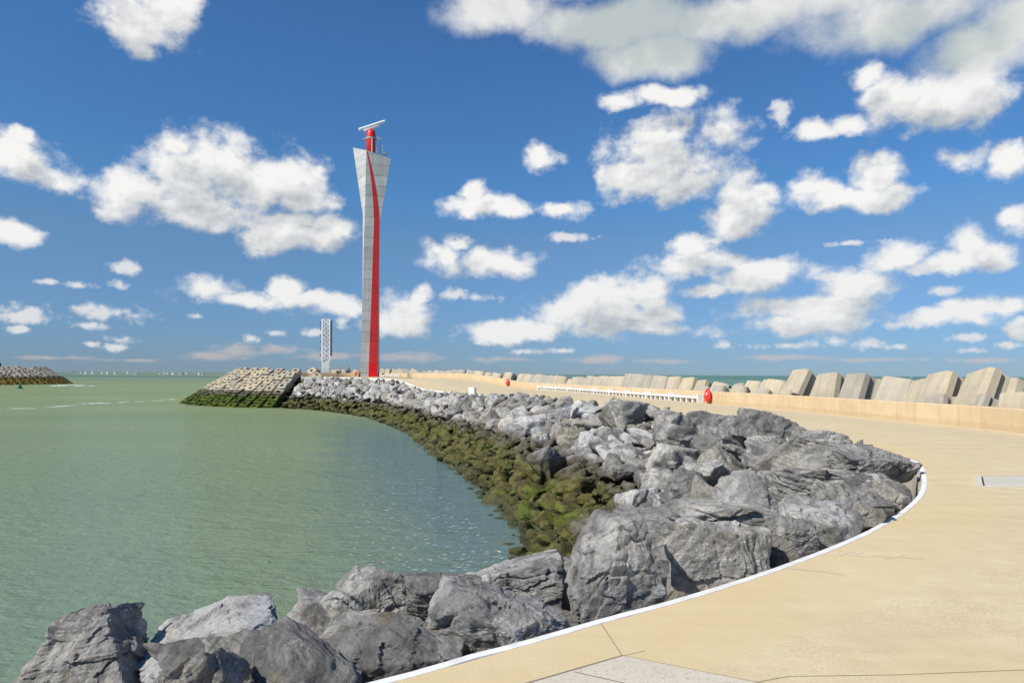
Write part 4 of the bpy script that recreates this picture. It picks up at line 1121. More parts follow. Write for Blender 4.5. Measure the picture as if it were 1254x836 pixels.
CUBE_LABELS = {0:'weathered cube cut by the picture edge, lying low against the sandy parapet', 1:'biggest pale cube with a deep groove, rising highest over the sandy parapet', 2:'low pale cube resting in front of the biggest grooved cube',
 3:'tall cube next to the biggest one, its shaded side towards the sea', 4:'low whitish cube wedged before the second tallest cube', 5:'narrow brownish cube half hidden between two larger cubes', 6:'cube lying over on a flank with a little dark triangle at its foot',
 7:'smooth tilted cube with a dark shaded side and clean top edge', 8:'tilted cube with an olive stain running down its sunlit face', 9:'tilted cube overhanging a dark gap, with a deep groove on its shaded side', 10:'plain pale cube behind the overhanging grooved cube', 11:'small pale concrete piece showing just above the parapet, under the overhanging cube'}
def build_cubes():
    me = cube_mesh(); me.materials.append(M['block'])
    rr = random.Random(8)
    back, front = offset_line(WALL, 2.25), offset_line(WALL, 1.35)
    back2 = offset_line(WALL2, 2.4)
    for lst, b, f in ((CUBES, back, front), (CUBES2, back2, back2)):
        for idx, (px, py, s, yaw, row, tilt) in enumerate(lst):
            hit = on_line(f if row else b, px)
            if hit is None:
                hit = (P(px, py, 139 if px > 500 else 165).to_2d(), Vector((-.6, .8)))
            p, d = hit
            if lst is CUBES2: d = Vector((0, 1))
            _, bb = ray(px, py); ztop = CAMZ - bb * p.y
            d3 = Vector((d.x, d.y, 0)); base_yaw = math.atan2(d.y, d.x) - math.pi / 2
            view = math.atan2(p.y, p.x) - math.pi / 2
            q = Quaternion(d3.lerp(Vector((0, 1, 0)), .5).normalized(), tilt * .82 + rr.uniform(-.13, .13)) @ Quaternion((0, 0, 1), view + (0.70 if lst is CUBES and idx < 21 else 0.76) + yaw + rr.uniform(-.26, .26))
            q = q @ Quaternion((1, 0, 0), -0.12 + rr.uniform(-.06, .06))
            h = max((q @ Vector((x, y, z))).z for x in (-.47, .47) for y in (-.47, .47) for z in (-.5, .5))
            o = link('concrete_cube', me, None); o.rotation_mode = 'QUATERNION'; o.rotation_quaternion = q; s *= (.90 if lst is CUBES and idx < 21 else .93); o.scale = (s, s, s * 1.02)
            o.location = (p.x, p.y, ztop - h * s)
            if lst is CUBES2:
                lab = f"{ORD[idx]} pale cube behind the pier head parapet, counted from the wall's dark end"
            elif idx in CUBE_LABELS: lab = CUBE_LABELS[idx]
            elif idx < 21: lab = f"{ORD[20 - idx]} {'low front' if row else 'leaning'} grey cube past the nearest lifebuoy case, counting towards the tallest cube"
            elif idx < 41: lab = f"{ORD[idx - 21]} pale leaning cube behind the long white bench, counting away from the lifebuoy case"
            else: lab = f"{ORD[idx - 41]} pale cube beyond the bench, counting from its far end towards the tower"
            tag(o, lab.replace('picture edge', 'edge of the view'), 'concrete cube', 'wave breaker cubes behind the parapet')

def holed_block(name, L, W, H, hole=0.42, ch=0.10):
    """slab with a square hole through it; z is the outward face"""
    mb = MB(); x, y, z = L / 2, W / 2, H / 2; hx, hy = L * hole / 2, W * hole / 2
    def ring(a, b, zz): return [mb.bm.verts.new(v) for v in ((-a, -b, zz), (a, -b, zz), (a, b, zz), (-a, b, zz))]
    o0, o1, o2 = ring(x, y, -z), ring(x, y, z - ch), ring(x - ch, y - ch, z)
    i0, i1 = ring(hx, hy, -z), ring(hx + .03, hy + .03, z)
    for A, B in ((o0, o1), (o1, o2), (o2, i1), (i1, i0), (i0, o0)):
        for k in range(4): mb.bm.faces.new((A[k], A[(k + 1) % 4], B[(k + 1) % 4], B[k]))
    return mb.mesh(name)
def cone_blocks(center, r0, z0, r1, z1, phi0, phi1, rows, width, me, name, labeler, group, jit=0.05, first_row=0, rr=random.Random(3)):
    sl = math.hypot(r1 - r0, z0 - z1); step = sl / rows
    tiltang = math.atan2(z0 - z1, r1 - r0)
    n = max(1, int(round(abs(phi1 - phi0) * (r0 + r1) / 2 / width)))
    k = 0
    for c in range(n):
        ph = phi0 + (phi1 - phi0) * (c + 0.5) / n
        out = Vector((math.cos(ph), math.sin(ph), 0)); tan = Vector((-out.y, out.x, 0))
        down = (out * math.cos(tiltang) - Vector((0, 0, 1)) * math.sin(tiltang)).normalized(); nor = tan.cross(down) * 1.0
        if nor.z < 0: nor = -nor
        Mx = Matrix((down, nor.cross(down), nor)).transposed()
        for j in range(first_row, rows):
            if j == 0 and rr.random() < .12 and c < n - 1: continue
            f = (j + (0.28 if c % 2 else 0.72)) / rows
            r_ = r0 + (r1 - r0) * f
            p = Vector((center[0], center[1], 0)) + out * r_ + Vector((0, 0, z0 + (z1 - z0) * f))
            ws = abs(phi1 - phi0) * r_ / n / width
            o = link(name, me, None)
            o.matrix_world = Matrix.Translation(p + nor * rr.uniform(-.14, .16)) @ (Mx @ Euler((rr.gauss(0, jit), rr.gauss(0, jit), rr.gauss(0, jit * .6))).to_matrix()).to_4x4() @ Matrix.Diagonal((1, min(1.08, ws), 1, 1))
            tag(o, labeler(c, j, n, rows), 'hollow block', group)
            k += 1
    return k
def core_cone(name, center, r0, z0, r1, z1, label=None):
    mb = MB(); n = 64; rings = []
    for r_, z in ((r0, z0), (r1, z1), (r1 + 3, z1 - 2)):
        rings.append([(center[0] + r_ * math.cos(2 * math.pi * k / n), center[1] + r_ * math.sin(2 * math.pi * k / n), z) for k in range(n)])
    mb.loft(rings, caps=False)
    mb.face([v for v in rings[0]])
    o = mb.build(name, M['core']); tag(o, kind='structure')
def build_heads():
    # pier head with its apron of hollow blocks
    c = (-36, 147)
    bk = holed_block('hollow_block', 1.48, 1.74, 1.25, .34); bk.materials.append(M['head_block'])
    def lab(col, j, n, rows):
        rown = ['top','second','third','fourth','fifth','sixth','lowest'][min(j, 6)] if j < rows - 1 else 'lowest'
        look = 'green weedy' if j >= rows - 2 else 'brown stained' if j == rows - 3 else 'pale'
        k = n - 1 - col
        return f"{look} hollow block, {rown} row of the pier head, {ORD[k] if k < 20 else 'far'} from the grey rocks"
    cone_blocks(c, 21.2, 2.35, 31.5, -4.4, R(-206), R(-98), 7, 2.03, bk, 'hollow_block', lab, 'hollow blocks on the pier head', 0.075)
    mb = MB(); n = 40
    rings = []
    for r_, z in ((20.2, 0.5), (20.4, 1.35), (31.0, -5.4)):
        rings.append([Vector((c[0] + r_ * math.cos(R(-212 + 115 * k / n)), c[1] + r_ * math.sin(R(-212 + 115 * k / n)), z)) for k in range(n + 1)])
    tag(link('pier_head_core_ground', strip_mesh('pier_head_core_ground', rings), M['core']), kind='structure')
    # a few loose blocks where apron and rocks meet
    for (px, py, D, ry, rz, lb) in ((383, 456.5, 129, -.55, .5, 'pale hollow block leaning on the end of the apron, highest of the loose ones'), (388, 462, 127, -.35, .9, 'tilted pale hollow block lying loose between apron and grey rocks'), (378, 468, 123, -.6, .7, 'loose hollow block lying low among grey rocks beside the apron')):
        o = link('hollow_block', bk, None); o.location = P(px, py, D); o.rotation_euler = (.45, ry, rz)
        tag(o, lb, 'hollow block', 'hollow blocks on the pier head')
    # opposite breakwater
    c2 = (-263, 326)
    b2 = holed_block('hollow_block', 2.3, 2.7, 1.5, 0.5); b2.materials.append(M['isle_block'])
    def lab2(col, j, n, rows):
        rown = ['top','second','third','fourth','fifth','lowest'][min(j, 5)]
        look = 'yellowish weedy' if j >= rows - 2 else 'grey' if j > 1 else 'pale'
        k = n - 1 - col
        return f"{look} hollow block, {rown} row of the opposite breakwater, {ORD[k] if k < 20 else 'far'} from its tip"
    cone_blocks(c2, 33, 3.6, 45.0, -4.6, R(-78), R(32), 6, 2.9, b2, 'hollow_block', lab2, 'hollow blocks on the opposite breakwater', 0.09)
    core_cone('breakwater_core_ground', c2, 31.5, 3.2, 44.2, -5.4)
    # green light post on it, green buoy before it
    p = P(-1.0, 448, 322)
    root = empty('light_post', (p.x, p.y, 3.0)); tag(root, 'green light post on the opposite breakwater at the edge of the view', 'light post')
    MB().tube([(0, 0, 0), (0, 0, 2.6)], [0.75, 0.75], 16).build('column', M['green'], root)
    MB().tube([(0, 0, 2.6), (0, 0, 2.75)], [1.0, 1.0], 16).build('gallery', M['green'], root)
    MB().tube([(0, 0, 2.75), (0, 0, 3.3), (0, 0, 3.55)], [0.4, 0.4, 0.1], 12).build('lantern', M['green'], root, True)
    p = U(24.5, 475.8, WATER)
    root = empty('buoy', (p.x, p.y, WATER)); tag(root, 'green conical buoy floating before the opposite breakwater', 'buoy')
    MB().tube([(0, 0, -.3), (0, 0, .35), (0, 0, .5)], [0.85, 0.85, 0.6], 18).build('float', M['green'], root)
    MB().tube([(0, 0, .5), (0, 0, 1.5), (0, 0, 1.8)], [0.55, 0.25, 0.22], 14).build('tower', M['green'], root, True)
    MB().tube([(0, 0, 1.8), (0, 0, 2.0), (0, 0, 2.4)], [0.05, 0.28, 0.02], 12).build('top_mark', M['green'], root)

# ------------------------------------------------------------------ towers
def build_tower():
    base = P(453, 462, 159); bx, by = base.x, base.y; bz = 1.19
    def Q(px, py, D):
        v = P(px, py, D); return Vector((v.x - bx, v.y - by, v.z - bz))
    def lvl(cols, zs, ds):
        out = []
        for (px, z, D) in zip(cols, zs, ds):
            a, _ = ray(px, 400); out.append(Vector((a * D - bx, D - by, z)))
        return out
    zw = P(450, 268, 158).z - bz
    # corners: front-near, front-far, back-far, back-near
    Z = lambda py, D: P(450, py, D).z - bz
    L0 = lvl((441.2, 462.6, 465.0, 443.6), (-.4,) * 4, (157.0, 158.2, 161.4, 160.2))
    L1 = lvl((446.0, 464.2, 463.8, 443.6), (zw + .6, zw - 1.2, zw - 1.0, zw + 1.4), (157.0, 158.2, 161.2, 160.3))
    L2 = lvl((447.5, 477.4, 462.0, 431.0), (Z(184, 156.6), Z(194.4, 158.6), Z(191.5, 164.5), Z(181, 162.5)), (156.6, 158.6, 164.5, 162.5))
    root = empty('radar_tower', (bx, by, bz)); tag(root, 'tall grey concrete tower with a red stripe, flaring out at the top', 'tower')
    def sub(A, B, n): return [[a.lerp(b, k / n) for a, b in zip(A, B)] for k in range(n + 1)]
    mb = MB(); mb.loft(sub(L0, L1, 8) + sub(L1, L2, 8)[1:]); mb.build('shaft', M['tower'], root)
    # red cladding band laid on the front face, wrapping to the far edge
    nf = (L0[1] - L0[0]).cross(Vector((0, 0, 1))).normalized()
    if nf.y > 0: nf = -nf
    def fpt(A, k): return A[0].lerp(A[1], k)
    def w(px0, px1, px): return (px - px0) / (px1 - px0)
    lo = [fpt(L0, w(441.2, 462.6, 451.4)), fpt(L0, 1.0)]
    mi = [fpt(L1, w(446.0, 464.2, 457.2)), fpt(L1, 1.0)]
    top = [fpt(L2, 0.005), fpt(L2, 0.03)]
    rows = []
    for A, B in ((lo, mi), (mi, top)):
        for k in range(9): rows.append([a.lerp(b, k / 8) for a, b in zip(A, B)])
    # the flare is a warped face: take stripe points on its own surface
    rows2 = []
    for A, B, T in ((L0, L1, (w(441.2, 462.6, 451.4), w(446.0, 464.2, 457.2), 1.0, 1.0)), (L1, L2, (w(446.0, 464.2, 457.2), 0.0, 1.0, 0.02))):
        for k in range(17):
            f = k / 16
            e0, e1 = A[0].lerp(B[0], f), A[1].lerp(B[1], f)
            rows2.append([e0.lerp(e1, T[0] + (T[1] - T[0]) * f), e0.lerp(e1, T[2] + (T[3] - T[2]) * f)])
    mb = MB()
    mb.loft([[a + nf * 0.05, b + nf * 0.05, b - nf * 0.02, a - nf * 0.02] for a, b in rows2]); mb.build('red_stripe', M['tower_red'], root)
    # radar mast on top
    t = Q(454.2, 187, 160.5); ztop = Q(454.2, 158.5, 160.5).z; r_ = 1.08
    cyl = MB(); hh = ztop - t.z
    cyl.tube([(t.x, t.y, t.z - 1.2), (t.x, t.y, t.z + hh * .80), (t.x, t.y, t.z + hh * .92), (t.x, t.y, t.z + hh)], [r_, r_, r_ * .88, r_ * .45], 24)
    cm = cyl.build('radar_column', M['red_paint'], root, True)
    rg = MB(); zr = Q(454, 170.2, 160.5).z
    rg.tube([(t.x, t.y, zr - .18), (t.x, t.y, zr + .18)], [r_ + .12, r_ + .12], 24); rg.box((t.x - 1.5, t.y, zr), (.9, .35, .25)); rg.box((t.x + 1.5, t.y, zr), (.9, .35, .25)); rg.tube([(t.x + 1.7, t.y, zr), (t.x + 1.7, t.y, zr + .55)], .10, 8)
    rg.build('gallery', M['grey_metal'], root)
    ld = MB()
    for sx in (0, .16): ld.bar((t.x + .35 + sx, t.y - 1.1, t.z - .6), (t.x + .35 + sx, t.y - 1.1, zr - .2), .06)
    for k in range(0): ld.bar((t.x + .1, t.y - 1.0, t.z - .4 + k * .36), (t.x + .5, t.y - 1.0, t.z - .4 + k * .36), .05)
    ld.build('ladder', M['white_metal'], root)
    a, b = Q(439.6, 158.9, 159.5), Q(471.4, 148.6, 161.5)
    an = MB(); an.bar(a, b, .50, .50, up=(0, -.6, .8))
    ant = an.build('radar_antenna', M['white_metal'], root)
    a2, b2 = Q(446.0, 160.2, 159.8), Q(464.2, 153.6, 161.2)
    MB().bar(a2, b2, .70, .42, up=(0, -.6, .8)).build('antenna_housing', M['white_metal'], ant)
    MB().tube([(t.x, t.y, ztop - .4), (t.x, t.y, ztop + .5)], [.35, .28], 12).build('turntable', M['grey_metal'], ant)
    for (px, y0, y1, dd) in ((461, 189, 181, 160), (463.5, 191, 178, 160.5), (466, 191, 168.5, 161), (468.5, 192, 177.5, 161), (471.5, 193, 186.5, 161)):
        g = MB(); A, B = Q(px, y0 + 2, dd), Q(px, y1, dd)
        g.tube([A, (A.x, A.y, B.z)], .05, 8); g.bar((A.x - .35, A.y, A.z + (B.z - A.z) * .6), (A.x + .35, A.y, A.z + (B.z - A.z) * .6), .05)
        g.box((A.x, A.y, B.z - .25), (.16, .16, .4)); g.build('whip_aerial', M['grey_metal'], root)
    g = MB(); A = Q(471.2, 188.5, 161); g.box(A, (1.1, .5, .5)); g.bar((A.x - .2, A.y, A.z), (A.x - .2, A.y, A.z - 1.3), .06); g.bar((A.x + .3, A.y, A.z), (A.x + .3, A.y, A.z - 1.4), .06); g.build('equipment_box', M['panel'], root)

def build_mast():
    p = P(398.8, 456, 166.5 + 3); bx, by, bz = p.x, p.y, 0.6
    s = p.y / FPX
    def Zp(py): return P(398.8, py, p.y).z - bz
    root = empty('lattice_mast', (bx, by, bz)); tag(root, 'white lattice mast hung with grey and teal panels on a square white foot', 'mast')
    zc = Zp(441.5); zt = Zp(391)
    rot = Matrix.Rotation(R(18), 3, 'Z')
    MB().box((0, 0, zc / 2), (1.70, 1.70, zc), rot, 0.04).build('foot_column', M['white'], root)
    h = 0.90
    cs = [rot @ Vector((sx * h, sy * h, 0)) for sx, sy in ((-1, -1), (1, -1), (1, 1), (-1, 1))]
    for c in cs: MB().bar((c.x, c.y, zc - .1), (c.x, c.y, zt), .17).build('corner_post', M['white_metal'], root)
    rr = random.Random(2)
    br = MB(); n = 9; dz = (zt - zc) / n
    for k in range(n):
        z0, z1 = zc + k * dz, zc + (k + 1) * dz
        for a, b in zip(cs, cs[1:] + cs[:1]):
            br.bar((a.x, a.y, z0), (b.x, b.y, z1) if k % 2 else (b.x, b.y, z1), .15); br.bar((b.x, b.y, z0), (a.x, a.y, z1), .13); br.bar((a.x, a.y, z1), (b.x, b.y, z1), .11)
    br.build('bracing', M['white_metal'], root)
    for k in range(8):
        MB().box((rr.uniform(-.2, .2), -.1, zc + .9 + k * 1.22), (rr.uniform(.7, 1.2), .5, rr.uniform(.4, .75)), rot, .02).build('white_cabinet', M['white_metal'], root)
    MB().tube([(0, 0, zc), (0, 0, zt - 1)], .16, 10).build('cable_duct', M['white'], root)
    side = rot @ Vector((1, -.3, 0)); rr = random.Random(2)
    for k in range(11):
        z = zc + 1.6 + k * (zt - zc - 1.8) / 10.5
        teal = k in (6, 9)
        MB().box((side.x * 1.28, side.y * 1.28, z), (.42, .62, .74), rot, .02).build('side_panel', M['teal' if teal else 'panel'], root)
        if k % 2 == 0 or k > 7: MB().box((-side.x * 1.22, -side.y * 1.22 - .2, z - .2), (.28, .44, .55), rot, .02).build('side_panel', M['teal' if k in (6,) else 'panel'], root)
    for k in range(5): MB().box((rr.uniform(-.4, .4), -.75, zc + 1 + k * 1.75), (.45, .2, .4)).build('cabinet', M['grey_metal'], root)
    MB().tube([(0, 0, zt), (0, 0, zt + .25), (0, 0, zt + .55)], [.12, .16, .06], 10).build('warning_lamp', M['red'], root)

# ------------------------------------------------------------------ promenade furniture
def build_bench(name, path, marks, label, legs=4):
    root = None
    pts = []
    for px in marks:
        hit = on_line(path, px, 480)
        if hit: pts.append(hit)
    if len(pts) < 2: return
    o = pts[0][0]; gz = ground_z(o.x, o.y)
    root = empty(name, (o.x, o.y, gz)); tag(root, label, 'bench', 'white concrete benches')
    def loc(p): return Vector((p.x - o.x, p.y - o.y, ground_z(p.x, p.y) - gz))
    for p, d in pts:
        n = Vector((d.y, -d.x)); Mx = Matrix((Vector((d.x, d.y, 0)), Vector((-d.y, d.x, 0)), Vector((0, 0, 1)))).transposed()
        c = loc(p); MB().box(c + Vector((0, 0, .31)), (.16, .50, .62), Mx, .015).build('armrest', M['white'], root)
    for (p, d), (q, _) in zip(pts, pts[1:]):
        a, b = loc(p), loc(q); dd = (b - a); L = dd.length; dv = dd.normalized()
        Mx = Matrix((dv, Vector((-dv.y, dv.x, 0)), Vector((0, 0, 1)))).transposed()
        MB().box((a + b) / 2 + Vector((0, 0, .39)), (L - .165, .46, .14), Mx, .012).build('seat', M['white'], root)
        for k in range(1, legs):
            c = a.lerp(b, k / legs); MB().box(c + Vector((0, 0, .158)) , (.15, .34, .315), Mx, .01).build('leg', M['white'], root)

def build_lifebuoy(p, facing, gz, label, mat, post=False, size=1.0):
    root = empty('lifebuoy_case', (p.x, p.y, gz)); tag(root, label, 'lifebuoy case', 'lifebuoy cases along the parapet')
    f = Vector((facing.x, facing.y, 0)).normalized(); u = Vector((-f.y, f.x, 0)); z = Vector((0, 0, 1))
    zc = (.55 if not post else .72)
    mb = MB(); rings = []
    prof = [(-.12, .30), (-.11, .40), (-.07, .455), (0, .47), (.055, .455), (.10, .40), (.135, .28), (.145, .12)]
    for dx, r_ in prof:
        rings.append([f * (dx * size) + z * zc + (u * math.cos(a) * r_ * .76 + z * math.sin(a) * r_ * 1.02) * size for a in [2 * math.pi * k / 28 for k in range(28)]])
    mb.loft(rings); mb.build('shell', mat, root, True)
    ring = MB(); [ring.tube([f * .0 + z * zc + (u * math.cos(a) * .362 + z * math.sin(a) * .482) * size, z * zc + (u * math.cos(a + .25) * .362 + z * math.sin(a + .25) * .482) * size], .014, 6) for a in [k * math.pi / 12 for k in range(24)]]; ring.build('seam', M['red_paint'] if mat is M['red'] else mat, root, True)
    Mx = Matrix((f, u, z)).transposed()
    MB().box(f * .142 * size + u * .10 + z * (zc + .14), (.03, .16, .15), Mx).build('notice_plate', M['white'], root)
    pst = MB(); pst.bar(f * -.10, f * -.10 + z * (zc + .1), .09); pst.build('post', M['grey_metal'], root)

def build_furniture():
    front = offset_line(WALL, -0.30)
    build_bench('concrete_bench', front, (857.5, 822, 793.5, 769, 748, 729, 712, 697, 683, 671, 660.5), 'long low white concrete bench with many dividers, set along the sandy parapet', 5)
    w2 = [Vector((-36, 147.5)), Vector((-15, 142.5))]
    build_bench('concrete_bench', w2, (466, 470.5, 475.5, 480.5, 485, 489), 'short white bench beside the foot of the striped tower', 3)
    near = offset_line(WALL, -0.22)
    p, d = on_line(near, 866.5, 486); n = Vector((-d.y, d.x))
    build_lifebuoy(p, n, ground_z(p.x, p.y), 'big round red lifebuoy case at the end of the long white bench', M['red'])
    p, d = on_line(near, 621.3, 468); n = Vector((-d.y, d.x))
    build_lifebuoy(p, n, ground_z(p.x, p.y), 'distant thin looking red lifebuoy case on the parapet beyond the bench', M['red'])
    p = P(436, 459, 148); build_lifebuoy(p.to_2d(), Vector((.3, -1)), 1.192, 'orange lifebuoy case on a post by the tower foot', M['orange'], True, .95)
    p = P(440.2, 458, 151)
    root = empty('litter_bin', (p.x, p.y, 1.192)); tag(root, 'dark narrow litter bin between the orange case and the tower', 'bin')
    MB().tube([(0, 0, 0), (0, 0, .75)], [.19, .22], 14).build('drum', M['dark'], root, True); MB().tube([(0, 0, .84), (0, 0, .95), (0, 0, 1.02)], [.25, .24, .1], 14).build('lid', M['dark'], root, True); MB().bar((-.2, 0, .6), (-.2, 0, .92), .05).bar((.2, 0, .6), (.2, 0, .92), .05).build('bracket', M['dark'], root)
    # white marker block on the edge of the bank
    c = P(578.5, 479, 65.0)
    gz = ground_z(c.x, c.y); root = empty('marker_block', (c.x, c.y, c.z - .42)); tag(root, 'white concrete marker block standing among the grey rocks', 'marker block')
    MB().box((0, 0, .40), (.62, .55, .82), Matrix.Rotation(R(-20), 3, 'Z'), .025, .97).build('block', M['white'], root)
    MB().box((-.33, .16, .30), (.10, .34, .40), Matrix.Rotation(R(-20), 3, 'Z'), .01).build('rusty_plate', mat_plain('rusty_iron', (.32, .14, .03), .9), root)

# ------------------------------------------------------------------ people, bicycle
def skin(name, verts, edges, radii, mat, parent=None, sub=1, root_i=0):
    me = bpy.data.meshes.new(name); me.from_pydata([tuple(v) for v in verts], edges, []); me.update()
    tmp = bpy.data.objects.new('tmp', me); COL.objects.link(tmp)
    md = tmp.modifiers.new('s', 'SKIN'); md.use_smooth_shade = True
    tmp.modifiers.new('d', 'SUBSURF').levels = sub
    for i, r_ in enumerate(radii):
        sv = me.skin_vertices[0].data[i]; sv.radius = (r_, r_) if not hasattr(r_, '__len__') else r_; sv.use_root = (i == root_i)
    dg = bpy.context.evaluated_depsgraph_get(); dg.update()
    m2 = bpy.data.meshes.new_from_object(tmp.evaluated_get(dg)); m2.name = name
    bpy.data.objects.remove(tmp); bpy.data.meshes.remove(me)
    return link(name, m2, mat, parent)
def person(root_loc, rz, J, label, shirt, trousers, hairmat, short=False):
    root = empty('person', root_loc, rz); tag(root, label, 'person')
    order = ['pelvis', 'belly', 'chest', 'neck', 'head', 'crown', 'lsh', 'lel', 'lwr', 'lha', 'rsh', 'rel', 'rwr', 'rha', 'lhip', 'lkn', 'lan', 'lto', 'rhip', 'rkn', 'ran', 'rto']
    rad = dict(pelvis=(.15, .11), belly=(.14, .10), chest=(.17, .11), neck=.055, head=(.080, .095), crown=(.07, .085), sh=.062, el=.045, wr=.033, ha=.036, hip=.088, kn=.058, an=.040, to=.035)
    E = [('pelvis', 'belly'), ('belly', 'chest'), ('chest', 'neck'), ('neck', 'head'), ('head', 'crown'), ('chest', 'lsh'), ('lsh', 'lel'), ('lel', 'lwr'), ('lwr', 'lha'), ('chest', 'rsh'), ('rsh', 'rel'), ('rel', 'rwr'), ('rwr', 'rha'), ('pelvis', 'lhip'), ('lhip', 'lkn'), ('lkn', 'lan'), ('lan', 'lto'), ('pelvis', 'rhip'), ('rhip', 'rkn'), ('rkn', 'ran'), ('ran', 'rto')]
    def chain(names, grow, nm, mat, edges=None):
        idx = {n: i for i, n in enumerate(names)}
        ed = [(idx[a], idx[b]) for a, b in E if a in idx and b in idx]
        rr = []
        for n in names:
            r_ = rad.get(n, rad.get(n[1:]))
            rr.append(tuple(x + grow for x in r_) if hasattr(r_, '__len__') else r_ + grow)
        return skin(nm, [J[n] for n in names], ed, rr, mat, root, 1, 0)
    chain(order, 0.0, 'body', M['skin'])
    chain(['belly', 'chest', 'lsh', 'lel', 'rsh', 'rel'], 0.02, 'shirt', shirt)
    chain(['pelvis', 'lhip', 'lkn', 'rhip', 'rkn'] if short else ['pelvis', 'lhip', 'lkn', 'lan', 'rhip', 'rkn', 'ran'], 0.018, 'shorts' if short else 'trousers', trousers)
    for s in 'lr':
        a, b = Vector(J[s + 'an']), Vector(J[s + 'to'])
        MB().tube([a + (a - b) * .3 - Vector((0, 0, .01)), (a + b) / 2, b], [.05, .06, .04], 10).build('shoe', M['dark'], root, True)
    h = Vector(J['crown'])
    MB().tube([h + Vector((0, .02, -.02)), h + Vector((0, .02, .05)), h + Vector((0, .01, .10))], [.105, .095, .03], 12).build('hair' if hairmat is M['hair'] else 'cap', hairmat, root, True)
    return root
def build_people():
    # standing on the parapet by the tower
    p = None
    best = on_line(offset_line(WALL2, .2), 427.2, 452)
    p = best[0]
    J = dict(pelvis=(0, 0, .95), belly=(0, 0, 1.12), chest=(0, 0, 1.36), neck=(0, 0, 1.50), head=(0, -.01, 1.63), crown=(0, 0, 1.72), lsh=(-.19, 0, 1.42), lel=(-.25, -.02, 1.15), lwr=(-.08, -.20, 1.13), lha=(.0, -.23, 1.15), rsh=(.19, 0, 1.42), rel=(.26, -.04, 1.16), rwr=(.10, -.20, 1.17), rha=(.03, -.24, 1.18),
             lhip=(-.09, 0, .90), lkn=(-.10, -.02, .50), lan=(-.11, .02, .07), lto=(-.13, -.15, .04), rhip=(.09, 0, .90), rkn=(.11, -.03, .50), ran=(.12, .02, .07), rto=(.15, -.15, .04))
    person((p.x, p.y, 1.2 + WALL_H), R(20), J, 'person in a pale top and dark jeans standing on the parapet by the tower', M['shirt_grey'], M['jeans'], M['hair'])
    # cyclist astride a bicycle
    b = P(414, 459, 133); gz = 1.196
    root = empty('bicycle', (b.x, b.y, gz), R(10)); tag(root, 'dark bicycle ridden along the pier head below the lattice mast', 'bicycle')
    for x in (-.53, .53):
        w = MB().torus((x, 0, .34), (0, 1, 0), .325, .022, 28, 8).build('wheel', M['dark'], root, True)
        sp = MB()
        for k in range(8):
            a = k * math.pi / 4; sp.bar((x, 0, .34), (x + .31 * math.cos(a), 0, .34 + .31 * math.sin(a)), .008)
        sp.build('spokes', M['grey_metal'], w)
    f = MB(); cr, st, hd, hb = (-.05, 0, .30), (-.20, 0, .80), (.38, 0, .80), (.36, 0, .62)
    for a, c in ((cr, st), (cr, hb), (st, hd), ((-.53, 0, .34), cr), ((-.53, 0, .34), (-.19, 0, .74)), (hd, (.53, 0, .34))): f.tube([a, c], .02, 8)
    f.build('frame', M['dark'], root)
    MB().box((-.24, 0, .90), (.26, .15, .06), None, .02).tube([st, (-.23, 0, .88)], .014, 8).build('saddle', M['dark'], root)
    MB().tube([hd, (.36, 0, .98)], .016, 8).tube([(.40, -.27, 1.02), (.36, -.1, .98), (.36, .1, .98), (.40, .27, 1.02)], .014, 8).build('handlebar', M['grey_metal'], root)
    MB().tube([(-.05, -.1, .30), (-.05, .1, .30)], .02, 8).box((.07, -.14, .19), (.1, .08, .025)).box((-.17, .14, .41), (.1, .08, .025)).bar((-.05, -.1, .30), (.07, -.1, .19), .02).bar((-.05, .1, .30), (-.17, .1, .41), .02).build('crank', M['grey_metal'], root)
    J = dict(pelvis=(-.22, 0, 1.03), belly=(-.17, 0, 1.20), chest=(-.05, 0, 1.43), neck=(0, 0, 1.57), head=(.03, 0, 1.69), crown=(.03, 0, 1.78), lsh=(-.03, .19, 1.48), lel=(.16, .26, 1.25), lwr=(.35, .26, 1.07), lha=(.40, .26, 1.05), rsh=(-.03, -.19, 1.48), rel=(.16, -.26, 1.25), rwr=(.35, -.26, 1.07), rha=(.40, -.26, 1.05),
             lhip=(-.19, .10, .99), lkn=(.16, .12, .85), lan=(-.20, .13, .50), lto=(-.06, .13, .46), rhip=(-.19, -.10, .99), rkn=(.15, -.11, .66), ran=(.04, -.13, .27), rto=(.18, -.13, .24))
    person((b.x, b.y, gz), R(10), J, 'cyclist in a white shirt and reddish cap riding past the lattice mast', M['shirt_white'], M['shorts'], M['red_cap'], True)

# ------------------------------------------------------------------ boats, foam, sparkle flecks
BOATS = [(90,5.6,'b'),(98.5,4.4,'w'),(104.5,4.2,'w'),(113,4.0,'w'),(125,4.0,'w'),(131,4.2,'w'),(140.3,3.6,'w'),(156,4.0,'w'),(159.6,2.6,'w'),(163,2.6,'w'),(167,5.0,'b'),(169.2,2.6,'r'),(195.3,2.4,'w'),(199.6,2.8,'w'),(202,3.8,'w'),(205.2,2.6,'w'),(210.7,4.0,'w'),(212.6,4.0,'w'),(219.8,3.6,'w'),(224.8,2.8,'d'),(228,3.8,'w'),(240,2.0,'r'),(243.5,4.0,'w'),(248,3.8,'w'),(250.2,2.4,'r'),(256.3,2.0,'r'),(272.2,2.4,'w'),(278.5,3.0,'w'),(284.4,3.0,'w'),(288,2.8,'w'),(295,2.2,'r'),(1116.6,5.2,'W'),(1068,2.6,'W')]
